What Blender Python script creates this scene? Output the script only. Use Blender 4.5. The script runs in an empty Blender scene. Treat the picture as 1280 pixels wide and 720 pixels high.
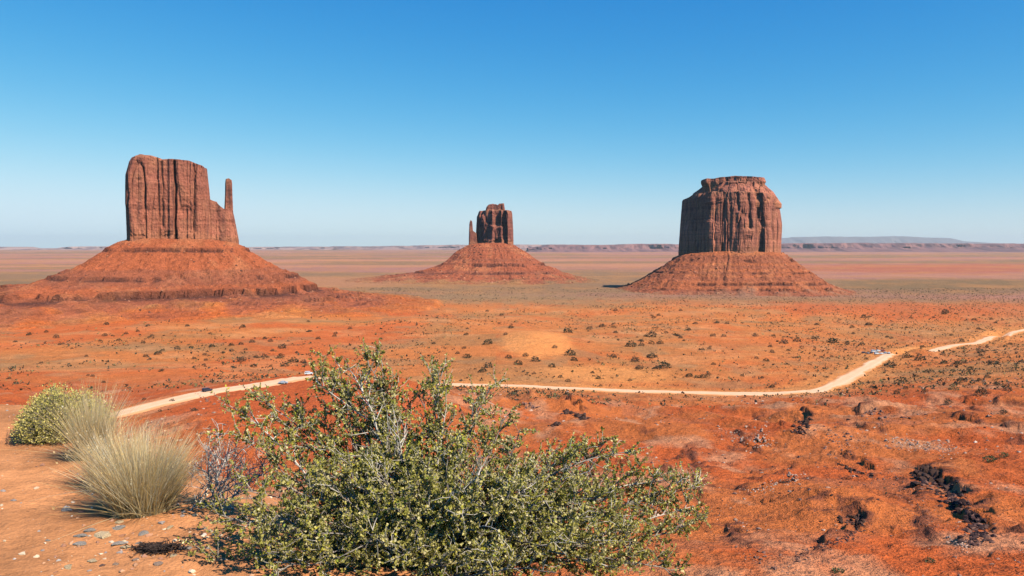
import bpy, math, random
import numpy as np

# ------------------------------------------------------------------ scene, camera, light
S = bpy.context.scene
COL = S.collection
rng = np.random.default_rng(7)
random.seed(7)
CH = 125.0                       # camera height above the valley floor datum
F = 1000.0                       # focal length, photo pixels (1280 wide)
HY = 308.0                       # eye-level row of the photo
cam_d = bpy.data.cameras.new('camera')
cam = bpy.data.objects.new('camera', cam_d); COL.objects.link(cam)
cam.location = (0, 0, CH); cam.rotation_euler = (math.radians(90), 0, 0)
cam_d.sensor_width = 36; cam_d.lens = 36 * F / 1280
cam_d.shift_y = -(360 - HY) / 1280
cam_d.clip_start = 0.1; cam_d.clip_end = 200000
S.camera = cam

SUN = np.array([0.81, -0.58]); SUN /= np.linalg.norm(SUN)
EL = math.radians(44)
w = bpy.data.worlds.new('World'); S.world = w; w.use_nodes = True
nt = w.node_tree; nt.nodes.clear()
sky = nt.nodes.new('ShaderNodeTexSky'); sky.sky_type = 'NISHITA'; sky.sun_disc = False
sky.sun_elevation = EL
sky.sun_rotation = math.atan2(SUN[0], SUN[1])
sky.altitude = 1700; sky.air_density = 1.0; sky.dust_density = 0.35; sky.ozone_density = 3.0
# polarised deep-blue desert sky: the red channel falls off faster with height than the model's
sp_ = nt.nodes.new('ShaderNodeSeparateColor'); cb_ = nt.nodes.new('ShaderNodeCombineColor')
def M2(op, a, b):
    n = nt.nodes.new('ShaderNodeMath'); n.operation = op
    for i, v in enumerate((a, b)):
        if isinstance(v, (int, float)): n.inputs[i].default_value = v
        else: nt.links.new(v, n.inputs[i])
    return n.outputs[0]
def grade(c, k, p, knee, q): return M2('DIVIDE', M2('MULTIPLY', M2('POWER', c, p), k), M2('ADD', M2('POWER', M2('DIVIDE', c, knee), q), 1.0))
bg = nt.nodes.new('ShaderNodeBackground'); bg.inputs[1].default_value = 0.10
wo = nt.nodes.new('ShaderNodeOutputWorld')
nt.links.new(sky.outputs[0], sp_.inputs[0]); nt.links.new(grade(sp_.outputs[0], .115, 2.5, 5.5, 3.3), cb_.inputs[0])
nt.links.new(grade(sp_.outputs[1], .84, 1.04, 11.5, 4.0), cb_.inputs[1]); nt.links.new(grade(sp_.outputs[2], 2.45, 0.5, 30.0, 2.0), cb_.inputs[2]); nt.links.new(cb_.outputs[0], bg.inputs[0]); nt.links.new(bg.outputs[0], wo.inputs[0])
sd = bpy.data.lights.new('sun', 'SUN'); sd.energy = 4.7; sd.angle = math.radians(0.53); sd.color = (1, 0.92, 0.80)
so = bpy.data.objects.new('sun', sd); COL.objects.link(so)
from mathutils import Vector
so.rotation_euler = Vector((SUN[0] * math.cos(EL), SUN[1] * math.cos(EL), math.sin(EL))).to_track_quat('Z', 'Y').to_euler()
S.view_settings.view_transform = 'Standard'; S.view_settings.look = 'None'
S.view_settings.exposure = 0.5; S.view_settings.gamma = 1.0; S.view_settings.use_curve_mapping = False
S.cycles.volume_bounces = 0
S.cycles.max_bounces = 5; S.cycles.diffuse_bounces = 0; S.cycles.transparent_max_bounces = 32

# ------------------------------------------------------------------ noise
_P = np.random.default_rng(3).integers(0, 2**31, 4096)
def _h(i, j, k):
    v = (i * 73856093) ^ (j * 19349663) ^ (k * 83492791)
    v = _P[v & 4095] ^ (v >> 5)
    v = (v * 1274126177) & 0x7fffffff
    v = _P[(v ^ (v >> 13)) & 4095]
    return (v & 0xffff) / 32767.5 - 1.0
def vn(x, y, z=0.0):
    x, y, z = np.broadcast_arrays(np.asarray(x, float), np.asarray(y, float), np.asarray(z, float))
    i = np.floor(x).astype(np.int64); j = np.floor(y).astype(np.int64); k = np.floor(z).astype(np.int64)
    fx = x - i; fy = y - j; fz = z - k
    fx = fx*fx*fx*(fx*(fx*6-15)+10); fy = fy*fy*fy*(fy*(fy*6-15)+10); fz = fz*fz*fz*(fz*(fz*6-15)+10)
    def c(a, b): return _h(i + a, j + b, k) * (1 - fz) + _h(i + a, j + b, k + 1) * fz
    return (c(0, 0)*(1-fx) + c(1, 0)*fx)*(1-fy) + (c(0, 1)*(1-fx) + c(1, 1)*fx)*fy
def vn2(x, y, s=0):
    x = np.asarray(x, float); y = np.asarray(y, float)
    i = np.floor(x).astype(np.int64); j = np.floor(y).astype(np.int64)
    fx = x - i; fy = y - j
    fx = fx*fx*fx*(fx*(fx*6-15)+10); fy = fy*fy*fy*(fy*(fy*6-15)+10)
    return (_h(i, j, s)*(1-fx) + _h(i+1, j, s)*fx)*(1-fy) + (_h(i, j+1, s)*(1-fx) + _h(i+1, j+1, s)*fx)*fy
def fbm2(x, y, o=4, s=0, g=0.5):
    r = 0; a = 1; t = 0
    for n in range(o):
        r = r + a * vn2(x, y, s + n * 17); t += a; a *= g
        x, y = x * 1.63 + y * 1.18 + 3.1, y * 1.63 - x * 1.18 + 7.7
    return r / t
def ridge(x, y, o=4, s=0):
    r = 0; a = 1; t = 0
    for n in range(o):
        r = r + a * (1 - 2 * np.abs(vn2(x, y, s + n * 31))); t += a; a *= 0.5
        x, y = x * 1.63 + y * 1.18 + 3.1, y * 1.63 - x * 1.18 + 7.7
    return r / t
def fbm3(x, y, z, o=4, g=0.5):
    r = 0; a = 1; t = 0
    for n in range(o):
        r = r + a * vn(x, y, z); t += a; a *= g
        x = x * 2.03 + 5.3; y = y * 2.03 + 1.7; z = z * 2.03 + 9.1
    return r / t
def ss(a, b, x):
    t = np.clip((x - a) / (b - a), 0, 1); return t * t * (3 - 2 * t)
def lerp(a, b, t): return a + (b - a) * t
def mixc(c, d, t): return c * (1 - t[..., None]) + np.asarray(d) * t[..., None]

# ------------------------------------------------------------------ mesh helpers
def mesh_np(name, V, Fc, mat=None, parent=None, smooth=True, col=None, quads=True, mi=None):
    me = bpy.data.meshes.new(name)
    V = np.ascontiguousarray(V, dtype=np.float32); Fc = np.ascontiguousarray(Fc, dtype=np.int32)
    k = Fc.shape[1]; n = len(Fc)
    me.vertices.add(len(V)); me.vertices.foreach_set('co', V.ravel())
    me.loops.add(n * k); me.loops.foreach_set('vertex_index', Fc.ravel())
    me.polygons.add(n); me.polygons.foreach_set('loop_start', np.arange(0, n * k, k, dtype=np.int32))
    if smooth is not None: me.polygons.foreach_set('use_smooth', np.full(n, bool(smooth)))
    if col is not None:
        at = me.attributes.new('Col', 'FLOAT_COLOR', 'POINT')
        c4 = np.ones((len(V), 4), np.float32); c4[:, :col.shape[1]] = col; at.data.foreach_set('color', c4.ravel())
    if mat: me.materials.append(mat)
    me.update(calc_edges=True); me.validate()
    o = bpy.data.objects.new(name, me); COL.objects.link(o)
    if parent: o.parent = parent
    return o
def gridfaces(nu, nv, wrap=False):
    i = np.arange(nu if wrap else nu - 1)[:, None]; j = np.arange(nv - 1)[None, :]
    i2 = (i + 1) % nu
    a = i * nv + j; b = i2 * nv + j; c = i2 * nv + j + 1; d = i * nv + j + 1
    return np.stack([a + 0*b, b, c, d + 0*b], -1).reshape(-1, 4)
def tag(o, label=None, cat=None, group=None, kind=None):
    if label: o['label'] = label
    if cat: o['category'] = cat
    if group: o['group'] = group
    if kind: o['kind'] = kind
    return o
def empty(name, loc, rz=0.0, sc=1.0):
    o = bpy.data.objects.new(name, None); COL.objects.link(o)
    o.location = loc; o.rotation_euler = (0, 0, rz); o.scale = (sc,) * 3; o.empty_display_size = 0.2
    return o
def copy_tree(o, parent=None):
    c = o.copy(); COL.objects.link(c); c.parent = parent
    for ch in list(o.children): copy_tree(ch, c)
    return c

# ------------------------------------------------------------------ materials
def newmat(name, rough=0.9, spec=0.2):
    m = bpy.data.materials.new(name); m.use_nodes = True
    t = m.node_tree; b = t.nodes['Principled BSDF']
    b.inputs['Roughness'].default_value = rough; b.inputs['Specular IOR Level'].default_value = spec
    return m, t, b
def N(t, typ, **kw):
    n = t.nodes.new(typ)
    for k, v in kw.items():
        if k in n.inputs: n.inputs[k].default_value = v
        else: setattr(n, k, v)
    return n
def noise(t, vec, scale, detail=4, rough=0.55, out='Fac'):
    n = N(t, 'ShaderNodeTexNoise'); n.inputs['Scale'].default_value = scale; n.inputs['Detail'].default_value = detail
    n.inputs['Roughness'].default_value = rough; t.links.new(vec, n.inputs['Vector']); return n.outputs[out]
def mrange(t, v, a, b, c, d):
    n = N(t, 'ShaderNodeMapRange'); n.inputs[1].default_value = a; n.inputs[2].default_value = b
    n.inputs[3].default_value = c; n.inputs[4].default_value = d; t.links.new(v, n.inputs[0]); return n.outputs[0]
def mathn(t, op, a, b):
    n = N(t, 'ShaderNodeMath', operation=op)
    for i, v in enumerate((a, b)):
        if isinstance(v, (int, float)): n.inputs[i].default_value = v
        else: t.links.new(v, n.inputs[i])
    return n.outputs[0]
def mix(t, fac, a, b, mode='MIX'):
    n = N(t, 'ShaderNodeMix', data_type='RGBA', blend_type=mode)
    if isinstance(fac, (int, float)): n.inputs[0].default_value = fac
    else: t.links.new(fac, n.inputs[0])
    for i, v in ((6, a), (7, b)):
        if isinstance(v, tuple): n.inputs[i].default_value = (*v, 1)
        else: t.links.new(v, n.inputs[i])
    return n.outputs[2]

def ground_mat(name, scales, bump_d, amp=1.0):
    """vertex-colour soil; the real soil colours times grain at several scales"""
    m, t, b = newmat(name, 0.95, 0.1)
    at = N(t, 'ShaderNodeAttribute', attribute_name='Col')
    tc = N(t, 'ShaderNodeTexCoord').outputs['Object']
    c = at.outputs['Color']; h = None
    for sc, lo, hi, bw in scales:
        n = noise(t, tc, sc, 5, 0.62)
        f = mrange(t, n, 0.3, 0.7, lo, hi)
        cc = N(t, 'ShaderNodeVectorMath', operation='SCALE'); t.links.new(c, cc.inputs[0]); t.links.new(f, cc.inputs['Scale'])
        c = cc.outputs[0]
        if not bw: continue
        hb = mathn(t, 'MULTIPLY', n, bw)
        if sc < 4: hb = mathn(t, 'MULTIPLY', hb, at.outputs['Alpha'])
        h = hb if h is None else mathn(t, 'ADD', h, hb)
    t.links.new(c, b.inputs['Base Color'])
    bp = N(t, 'ShaderNodeBump'); bp.inputs['Strength'].default_value = 1.0; bp.inputs['Distance'].default_value = bump_d
    t.links.new(h, bp.inputs['Height']); t.links.new(bp.outputs[0], b.inputs['Normal'])
    return m
M_ground = ground_mat('desert_soil', [(0.012, .93, 1.07, 0), (0.11, .86, 1.14, 3.0), (0.6, .80, 1.2, 1.3), (2.4, .80, 1.2, 0.28), (9.0, .92, 1.08, 0.03), (55.0, .82, 1.18, 0.009)], 1.0)
M_talus = ground_mat('talus_soil', [(0.03, .9, 1.1, 0), (0.13, .76, 1.22, 6.0), (0.5, .66, 1.34, 3.4)], 1.0)

def cliff_mat():
    m, t, b = newmat('sandstone_cliff', 0.92, 0.12)
    at = N(t, 'ShaderNodeAttribute', attribute_name='Col').outputs['Color']
    tc = N(t, 'ShaderNodeTexCoord').outputs['Object']
    mp = N(t, 'ShaderNodeMapping'); mp.inputs['Scale'].default_value = (1, 1, 0.09); t.links.new(tc, mp.inputs[0])
    n1 = noise(t, mp.outputs[0], 0.085, 6, 0.62); n2 = noise(t, mp.outputs[0], 0.3, 5, 0.6)
    f1 = mrange(t, n1, 0.52, 0.66, 0, 0.8)
    c = mix(t, f1, at, (0.115, 0.052, 0.042))
    n3 = noise(t, tc, 0.035, 4, 0.55); c = mix(t, mrange(t, n3, 0.5, 0.68, 0, 0.55), c, (0.50, 0.20, 0.105))
    n4 = noise(t, tc, 0.25, 5, 0.6)
    cc = N(t, 'ShaderNodeVectorMath', operation='SCALE'); t.links.new(c, cc.inputs[0]); t.links.new(mrange(t, n4, .3, .7, .78, 1.22), cc.inputs['Scale'])
    t.links.new(cc.outputs[0], b.inputs['Base Color'])
    h = mathn(t, 'ADD', mathn(t, 'MULTIPLY', n2, 3.0), mathn(t, 'MULTIPLY', n4, 3.0))
    bp = N(t, 'ShaderNodeBump'); bp.inputs['Strength'].default_value = 1.0; bp.inputs['Distance'].default_value = 1.0
    t.links.new(h, bp.inputs['Height']); t.links.new(bp.outputs[0], b.inputs['Normal'])
    return m
M_cliff = cliff_mat()

def plain_mat(name, col, sc=3.0, var=0.25, rough=0.9, bump=0.0, spec=0.2, col2=None):
    m, t, b = newmat(name, rough, spec)
    tc = N(t, 'ShaderNodeTexCoord').outputs['Object']
    n = noise(t, tc, sc, 5, 0.6)
    c2 = col2 or tuple(x * (1 - var) for x in col); c1 = tuple(min(1, x * (1 + var)) for x in col)
    t.links.new(mix(t, mrange(t, n, .35, .65, 0, 1), c2, c1), b.inputs['Base Color'])
    if bump:
        bp = N(t, 'ShaderNodeBump'); bp.inputs['Strength'].default_value = 1.0; bp.inputs['Distance'].default_value = bump
        t.links.new(n, bp.inputs['Height']); t.links.new(bp.outputs[0], b.inputs['Normal'])
    return m
def leaf_mat(name, trans=0.33):
    m, t, b = newmat(name, 0.6, 0.25)
    at = N(t, 'ShaderNodeAttribute', attribute_name='Col').outputs['Color']
    t.links.new(at, b.inputs['Base Color'])
    tr = N(t, 'ShaderNodeBsdfTranslucent'); t.links.new(at, tr.inputs[0])
    mx = N(t, 'ShaderNodeMixShader'); mx.inputs[0].default_value = trans
    o = t.nodes['Material Output']
    t.links.new(b.outputs[0], mx.inputs[1]); t.links.new(tr.outputs[0], mx.inputs[2]); t.links.new(mx.outputs[0], o.inputs[0])
    return m
M_leaf = leaf_mat('leaf'); M_grass = leaf_mat('dry_grass', 0.45)
M_grass.node_tree.nodes['Principled BSDF'].inputs['Roughness'].default_value = 0.42; M_grass.node_tree.nodes['Principled BSDF'].inputs['Specular IOR Level'].default_value = 0.7
_t = M_grass.node_tree; _o = _t.nodes['Material Output']; _s = _o.inputs[0].links[0].from_socket      # thin dry blades let some light straight through
_x = _t.nodes.new('ShaderNodeMixShader'); _x.inputs[0].default_value = 0.38; _q = _t.nodes.new('ShaderNodeBsdfTransparent')
_t.links.new(_s, _x.inputs[1]); _t.links.new(_q.outputs[0], _x.inputs[2]); _t.links.new(_x.outputs[0], _o.inputs[0])
M_bark = plain_mat('grey_bark', (0.30, 0.25, 0.20), 60, 0.35, 0.85, 0.002)
M_pale = plain_mat('bleached_twig', (0.62, 0.54, 0.44), 60, 0.2, 0.8, 0.001)
M_road = plain_mat('packed_sand', (0.80, 0.47, 0.27), 0.25, 0.10, 0.95, 0.02)

# ------------------------------------------------------------------ terrain height (camera-relative)
# columns: photo column -> (distance, row) pairs, turned into heights
COLS = {
 -500: [(60,820),(100,730),(250,570),(350,515),(500,482),(700,450),(900,420),(1050,402),(1300,388),(2000,366),(2700,353),(5000,333),(10000,320.5),(60000,310.1)],
 0:    [(60,820),(100,730),(250,570),(345,510),(400,502),(500,481),(700,448),(900,420),(1050,403),(1300,388),(2000,366),(2700,353),(5000,333),(10000,320.5),(60000,310.1)],
 145:  [(60,830),(100,750),(200,620),(270,556),(330,521),(352,514),(400,501),(500,480),(700,448),(900,420),(1050,404),(1300,388),(2000,366),(2700,353),(5000,333),(10000,320.5),(60000,310.1)],
 250:  [(60,830),(100,745),(200,598),(270,536),(330,505),(380,489),(410,489),(500,479),(700,448),(900,420),(1050,404),(1300,389),(2000,366),(2700,353),(5000,333),(10000,320.5),(60000,310.1)],
 380:  [(60,830),(100,745),(200,598),(300,520),(370,489),(410,476),(440,467),(470,473),(560,478),(700,452),(900,421),(1050,404),(1300,389),(2000,366),(2700,353),(5000,333),(10000,320.5),(60000,310.1)],
 480:  [(60,820),(100,730),(200,600),(300,522),(380,487),(430,474),(470,478),(560,487),(650,467),(700,456),(900,423),(1050,405),(1300,389),(2000,366),(2700,353),(5000,333),(10000,320.5),(60000,310.1)],
 640:  [(60,800),(100,720),(160,650),(250,580),(350,535),(450,505),(530,490),(590,484),(660,464),(740,447),(800,435),(900,422),(1050,407),(1300,389),(2000,366),(2700,353),(5000,333),(10000,320.5),(60000,310.1)],
 780:  [(60,800),(100,710),(160,640),(250,580),(350,537),(450,512),(530,496),(580,489),(660,469),(740,450),(900,423),(1050,408),(1300,390),(2000,366),(2700,353),(5000,333),(10000,320.5),(60000,310.1)],
 930:  [(60,790),(95,715),(150,650),(250,580),(350,540),(440,516),(520,500),(575,492),(660,470),(750,450),(900,426),(1050,410),(1300,392),(2000,367),(2700,353),(5000,333),(10000,320.5),(60000,310.1)],
 1030: [(60,800),(95,718),(150,646),(220,590),(310,548),(400,518),(500,500),(570,489),(700,463),(820,444),(900,433),(1050,413),(1300,395),(2000,368),(2700,353),(5000,333),(10000,320.5),(60000,310.1)],
 1130: [(60,800),(100,715),(150,650),(210,600),(300,550),(400,513),(500,491),(600,473),(740,454),(830,442),(940,430),(1050,416),(1300,397),(2000,368),(2700,353),(5000,333),(10000,320.5),(60000,310.1)],
 1280: [(60,780),(100,700),(150,640),(210,590),(300,538),(380,508),(500,478),(620,458),(740,444),(880,432),(1000,420),(1100,412),(1300,399),(2000,368),(2700,353),(5000,333),(10000,320.5),(60000,310.1)],
 1780: [(60,780),(100,700),(150,640),(210,590),(300,538),(380,508),(500,478),(620,458),(740,444),(880,430),(1000,420),(1100,410),(1300,399),(2000,368),(2700,353),(5000,333),(10000,320.5),(60000,310.1)],
}
LG = np.linspace(math.log(60), math.log(60000), 900)
PXG = np.arange(-500, 1781, 10.0)
_keys = sorted(COLS)
_tab = np.array([np.interp(LG, np.log([p[0] for p in COLS[k]]), [-(p[1] - HY) * p[0] / F for p in COLS[k]]) for k in _keys])
TAB = np.array([[0.0]])
TAB = np.stack([np.interp(PXG, _keys, _tab[:, j]) for j in range(len(LG))], 1)
def _sm(a, sig, ax):
    r = int(3 * sig); k = np.exp(-0.5 * (np.arange(-r, r + 1) / sig) ** 2); k /= k.sum()
    p = [(0, 0), (0, 0)]; p[ax] = (r, r); b = np.pad(a, p, mode='edge')
    return np.apply_along_axis(lambda v: np.convolve(v, k, 'valid'), ax, b)
TAB = _sm(_sm(TAB, 2.5, 1), 2.2, 0)

def base_z(x, y):
    r = np.hypot(x, y); th = np.arctan2(x, y)
    D = r * np.cos(np.clip(np.abs(th), 0, math.radians(50)))
    px = 640 + F * np.tan(np.clip(th, -math.radians(49), math.radians(49)))
    px = np.clip(px, -500, 1780 - 1e-6)
    l = np.log(np.maximum(D, 60)); fj = np.clip((l - LG[0]) / (LG[1] - LG[0]), 0, len(LG) - 1.001); j = fj.astype(int); fj = fj - j
    fi = (px + 500) / 10; i = np.clip(fi.astype(int), 0, len(PXG) - 2); fi = fi - i
    z = (TAB[i, j]*(1-fi) + TAB[i+1, j]*fi)*(1-fj) + (TAB[i, j+1]*(1-fi) + TAB[i+1, j+1]*fi)*fj
    # near ledge: signed distance past its brink
    e = np.interp(x, [-60, -5.4, -1.85, 0.6, 3, 60], [30, 8.3, 5.1, 3.1, 2.5, -6])
    s = (y - e) * 0.75 + 0.25 * fbm2(x * .5, y * .5, 3, 5)
    sp = np.where(s > 0, s * s / (s + 1.1), 0)
    zn = -1.70 - 0.72 * sp - 0.03 * ss(-3, 0, s)
    t = ss(math.log(12), math.log(60), np.log(np.maximum(D, 1)))
    z = lerp(zn, z, t)
    wb = ss(math.radians(75), math.radians(115), np.abs(th))
    return lerp(z, -1.6 + 0 * z, wb), D, px, s

ROAD = [[(60,548,300),(145,521,330),(196,504,352),(255,489.5,380),(318,479,405),(378,467,438),(415,463,452),(436,470,500),(480,480,560),(540,487,590),(585,489,592),(640,483.5,592),(700,487,585),(780,490.5,578),(870,493.5,572),(950,494.5,566),(1000,492,568),(1030,487,580),(1065,470,655),(1098,452,768),(1112,443.5,826)],
        [(1112,443.5,826),(1140,446,845),(1165,443.5,875),(1190,439,905),(1222,433,930),(1244,424,1010),(1262,421.5,1050),(1290,416,1110),(1340,409,1200)]]
def road_pts(R):
    P = np.array([((p[0] - 640) * p[2] / F, p[2]) for p in R], float)
    # catmull-rom
    out = []
    Q = np.vstack([2*P[0]-P[1], P, 2*P[-1]-P[-2]])
    for i in range(1, len(Q) - 2):
        n = max(4, int(np.linalg.norm(Q[i+1] - Q[i]) / 3))
        t = np.linspace(0, 1, n, endpoint=False)[:, None]
        a, b, c, d = Q[i-1], Q[i], Q[i+1], Q[i+2]
        out.append(0.5*((2*b) + (-a+c)*t + (2*a-5*b+4*c-d)*t*t + (-a+3*b-3*c+d)*t**3))
    return np.vstack(out + [P[-1:]])
RP = [road_pts(r) for r in ROAD]
RZ = []
for r in RP:
    z = base_z(r[:, 0], r[:, 1])[0]; k = 9
    zz = np.convolve(np.pad(z, (k, k), mode='edge'), np.ones(2*k+1)/(2*k+1), 'valid'); RZ.append(zz)
_p2 = 640 + F * RP[1][:, 0] / RP[1][:, 1]; RZ[1] = RZ[1] - 6.5 * np.exp(-((_p2 - 1147) / 24) ** 2) - 6 * np.exp(-((_p2 - 1254) / 8) ** 2)
RALL = np.vstack(RP); RZA = np.concatenate(RZ)

def rdist(x, y):
    """distance to the road centre line and its height, only worked out near it"""
    d = np.full(x.shape, 1e9); z = np.zeros(x.shape)
    m = (y > 250) & (y < 1250) & (np.abs(x) < 900)
    idx = np.nonzero(m.ravel())[0]; xs = x.ravel()[idx]; ys = y.ravel()[idx]
    dd = np.full(len(idx), 1e9); zz = np.zeros(len(idx))
    st = RALL[::3]; sz = RZA[::3]
    for a in range(0, len(idx), 20000):
        q = (xs[a:a+20000, None] - st[None, :, 0])**2 + (ys[a:a+20000, None] - st[None, :, 1])**2
        k = q.argmin(1); dd[a:a+20000] = np.sqrt(q[np.arange(len(k)), k]); zz[a:a+20000] = sz[k]
    d.ravel()[idx] = dd; z.ravel()[idx] = zz
    return d, z

def blob(px, D, cx, cD, wx, wD, pxu=None):
    return np.exp(-((px - cx) / wx) ** 2 - ((np.log(np.maximum(D,1)) - math.log(cD)) / wD) ** 2)

def terrain(x, y):
    z, D, px, s = base_z(x, y)
    lD = np.log(np.maximum(D, 1))
    # near relief
    near = 1 - ss(math.log(14), math.log(40), lD)
    z = z + near * (0.035 * fbm2(x * 1.3, y * 1.3, 4, 11) + 0.012 * fbm2(x * 9, y * 9, 3, 14) * (D < 16))
    # slope below the ledge
    far = ss(math.log(20), math.log(70), lD)
    bad = far * (1 - ss(math.log(430), math.log(620), lD))
    bad = bad * (1 - 0.85 * ss(0.2, 0.6, blob(px, D, 250, 400, 230, 0.3)))
    A = bad * np.clip(D, 0, 400) * 0.011
    n1 = ridge(x / 46 + 0.3 * fbm2(x / 30, y / 30, 2, 9), y / 46, 4, 20)
    z = z + A * (n1 * 0.45 + 0.2)
    u_ = x + 0.30 * y + 9 * fbm2(x / 40, y / 40, 2, 31); z = z + A * 0.8 * (ridge(u_ / 34, y / 130, 4, 33) - 0.1)
    z = z + bad * (0.55 * ridge(x / 13, y / 10, 5, 40) + 0.35 * ridge(x / 3, y / 3, 3, 44))
    # horizontal rock steps
    q = 3.4
    ph = (z + 1.2 * fbm2(x / 40, y / 40, 3, 51)) / q
    fr = ph - np.floor(ph); st = np.where(fr < 0.72, fr * 0.55, 0.396 + (fr - 0.72) / 0.28 * 0.604)
    z = z + bad * (st - fr) * q * (0.2 + 0.8 * ss(-0.2, 0.3, fbm2(x / 60, y / 60, 2, 60)))
    q2 = 1.15; p2 = (z + .5 * fbm2(x / 18, y / 18, 3, 53)) / q2; f2 = p2 - np.floor(p2); s2 = np.where(f2 < 0.75, f2 * 0.5, 0.375 + (f2 - 0.75) / 0.25 * 0.625)
    k2 = ss(-0.1, 0.25, fbm2(x / 35, y / 35, 3, 66)); z = z + bad * (s2 - f2) * q2 * 0.9 * k2
    # valley floor relief
    pl = ss(math.log(420), math.log(650), lD) * (1 - ss(math.log(5000), math.log(9000), lD))
    z = z + pl * (1 - .8 * np.exp(-((x - 25) / 50) ** 2 - ((y - 865) / 110) ** 2)) * (1.6 * fbm2(x / 70, y / 70, 4, 70) + 0.8 * ridge(x / 22, y / 22, 3, 75) + 0.25 * fbm2(x / 6, y / 6, 2, 78))
    # dune
    z = z + 8.5 * np.exp(-((x - 25) / 38) ** 2 - ((y - 865) / 75) ** 2)
    # knobs on the slope, named by what stands there: x, y, radius, height
    for kx, ky, kr, kh in KNOBS:
        g = np.exp(-((x - kx)**2 + (y - ky)**2) / kr**2)
        z = z + kh * g * (1 + 0.25 * vn2(x / 4, y / 4, 5))
    z, SM_ = scarps(x, y, z)
    global RIS
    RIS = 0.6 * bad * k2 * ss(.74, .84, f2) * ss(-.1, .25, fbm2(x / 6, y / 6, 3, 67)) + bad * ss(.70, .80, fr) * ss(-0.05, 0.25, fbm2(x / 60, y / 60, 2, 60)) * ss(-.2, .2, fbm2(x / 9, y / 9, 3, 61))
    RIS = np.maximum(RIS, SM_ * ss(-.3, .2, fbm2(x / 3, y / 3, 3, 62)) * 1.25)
    rd, rz = rdist(x, y)
    t = 1 - ss(9, 22, rd)
    z = lerp(z, rz - 0.1, t)
    return z, D, px, rd
def scarps(x, y, z):
    msk = np.zeros(x.shape)
    w1 = 4.0 * fbm2(x / 7, y / 7, 3, 81); w2 = 4.0 * fbm2(x / 5, y / 5, 3, 87)
    for P, h, dec in SCARPS:
        P = np.array([wp(*p) for p in P]); c = P.mean(0); m = np.nonzero(((x - c[0])**2 + (y - c[1])**2).ravel() < (np.ptp(P, axis=0).max() + dec * 4)**2)[0]
        if not len(m): continue
        xs = (x + w1).ravel()[m]; ys = (y + w2).ravel()[m]; best = np.full(len(m), 1e9); sg = np.zeros(len(m)); al = np.zeros(len(m)); n = len(P) - 1
        for i in range(n):
            d = P[i+1] - P[i]; L2 = d @ d; t = ((xs - P[i, 0]) * d[0] + (ys - P[i, 1]) * d[1]) / L2; tc = np.clip(t, 0, 1)
            dd = np.hypot(xs - P[i, 0] - tc * d[0], ys - P[i, 1] - tc * d[1]); cr = d[0] * (ys - P[i, 1]) - d[1] * (xs - P[i, 0])
            k = dd < best; best[k] = dd[k]; sg[k] = np.sign(cr[k]); al[k] = (i + tc[k]) / n
        sd_ = best * sg; end = ss(0, .15, al) * (1 - ss(.85, 1, al))
        f = np.where(sd_ > 0, np.exp(-sd_ / dec), 0.0) * ss(-.3, 1.1, sd_) - 0.25 * np.exp(-np.abs(sd_) / dec) * (sd_ < 0)
        z.ravel()[m] += h * f * end * np.exp(-((np.minimum(best, 1e3)) / (dec * 3.0))**2)
        msk.ravel()[m] = np.maximum(msk.ravel()[m], end * (1 - ss(1.2, 3.0, np.abs(sd_ - .4))))
    return z, msk
SCARPS = [([(1146,586,219),(1165,600,208),(1183,615,190),(1202,635,168),(1220,655,148),(1226,678,126)], 1.9, 9),
          ([(1036,577,262),(1050,583,250),(1072,589,238),(1096,599,220)], 1.3, 8), ([(990,512,425),(1002,520,400),(1009,530,378),(998,546,345)], 2.6, 9),
          ([(695,516,440),(712,518,432),(722,521,425),(738,526,410)], 2.4, 9), ([(1078,650,152),(1055,658,144),(1035,676,126),(985,702,104)], 1.1, 6),
          ([(1100,512,410),(1080,520,395),(1070,532,360)], 1.6, 8), ([(1000,596,228),(970,605,218),(935,616,205)], 0.9, 7), ([(905,545,345),(930,562,310),(945,580,270)], 1.2, 8),
          ([(1130,600,210),(1150,640,160),(1190,690,115)], 0.6, 6), ([(675,500,500),(660,512,470)], 1.8, 8), ([(1180,530,345),(1225,545,310),(1290,552,290)], 1.3, 12),
          ([(860,560,310),(875,600,230),(880,640,170)], 0.8, 7), ([(1000,632,165),(1050,640,158),(1100,668,132)], 0.7, 6),
          ([(1010,560,320),(1060,556,330),(1110,565,300)], 0.9, 6), ([(1150,520,370),(1210,512,390)], 1.2, 8), ([(900,650,150),(950,690,112)], 0.6, 5), ([(940,520,430),(975,560,330)], 1.0, 8)]
def wp(px, D, *r):
    if r: D = r[0]
    return ((px - 640) * D / F, D)
KNOBS = []
for (px, D, r, h) in [(1000, 400, 12, 2.5), (1095, 395, 12, 3.5), (713, 430, 12, 5), (664, 480, 9, 3), (1240, 215, 22, 3), (1045, 165, 12, 3), (1020, 300, 20, 2.5), (1180, 320, 26, 3), (1150, 800, 22, 5.5), (1252, 945, 26, 5.0)]:
    KNOBS.append((*wp(px, D), r, h))

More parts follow.
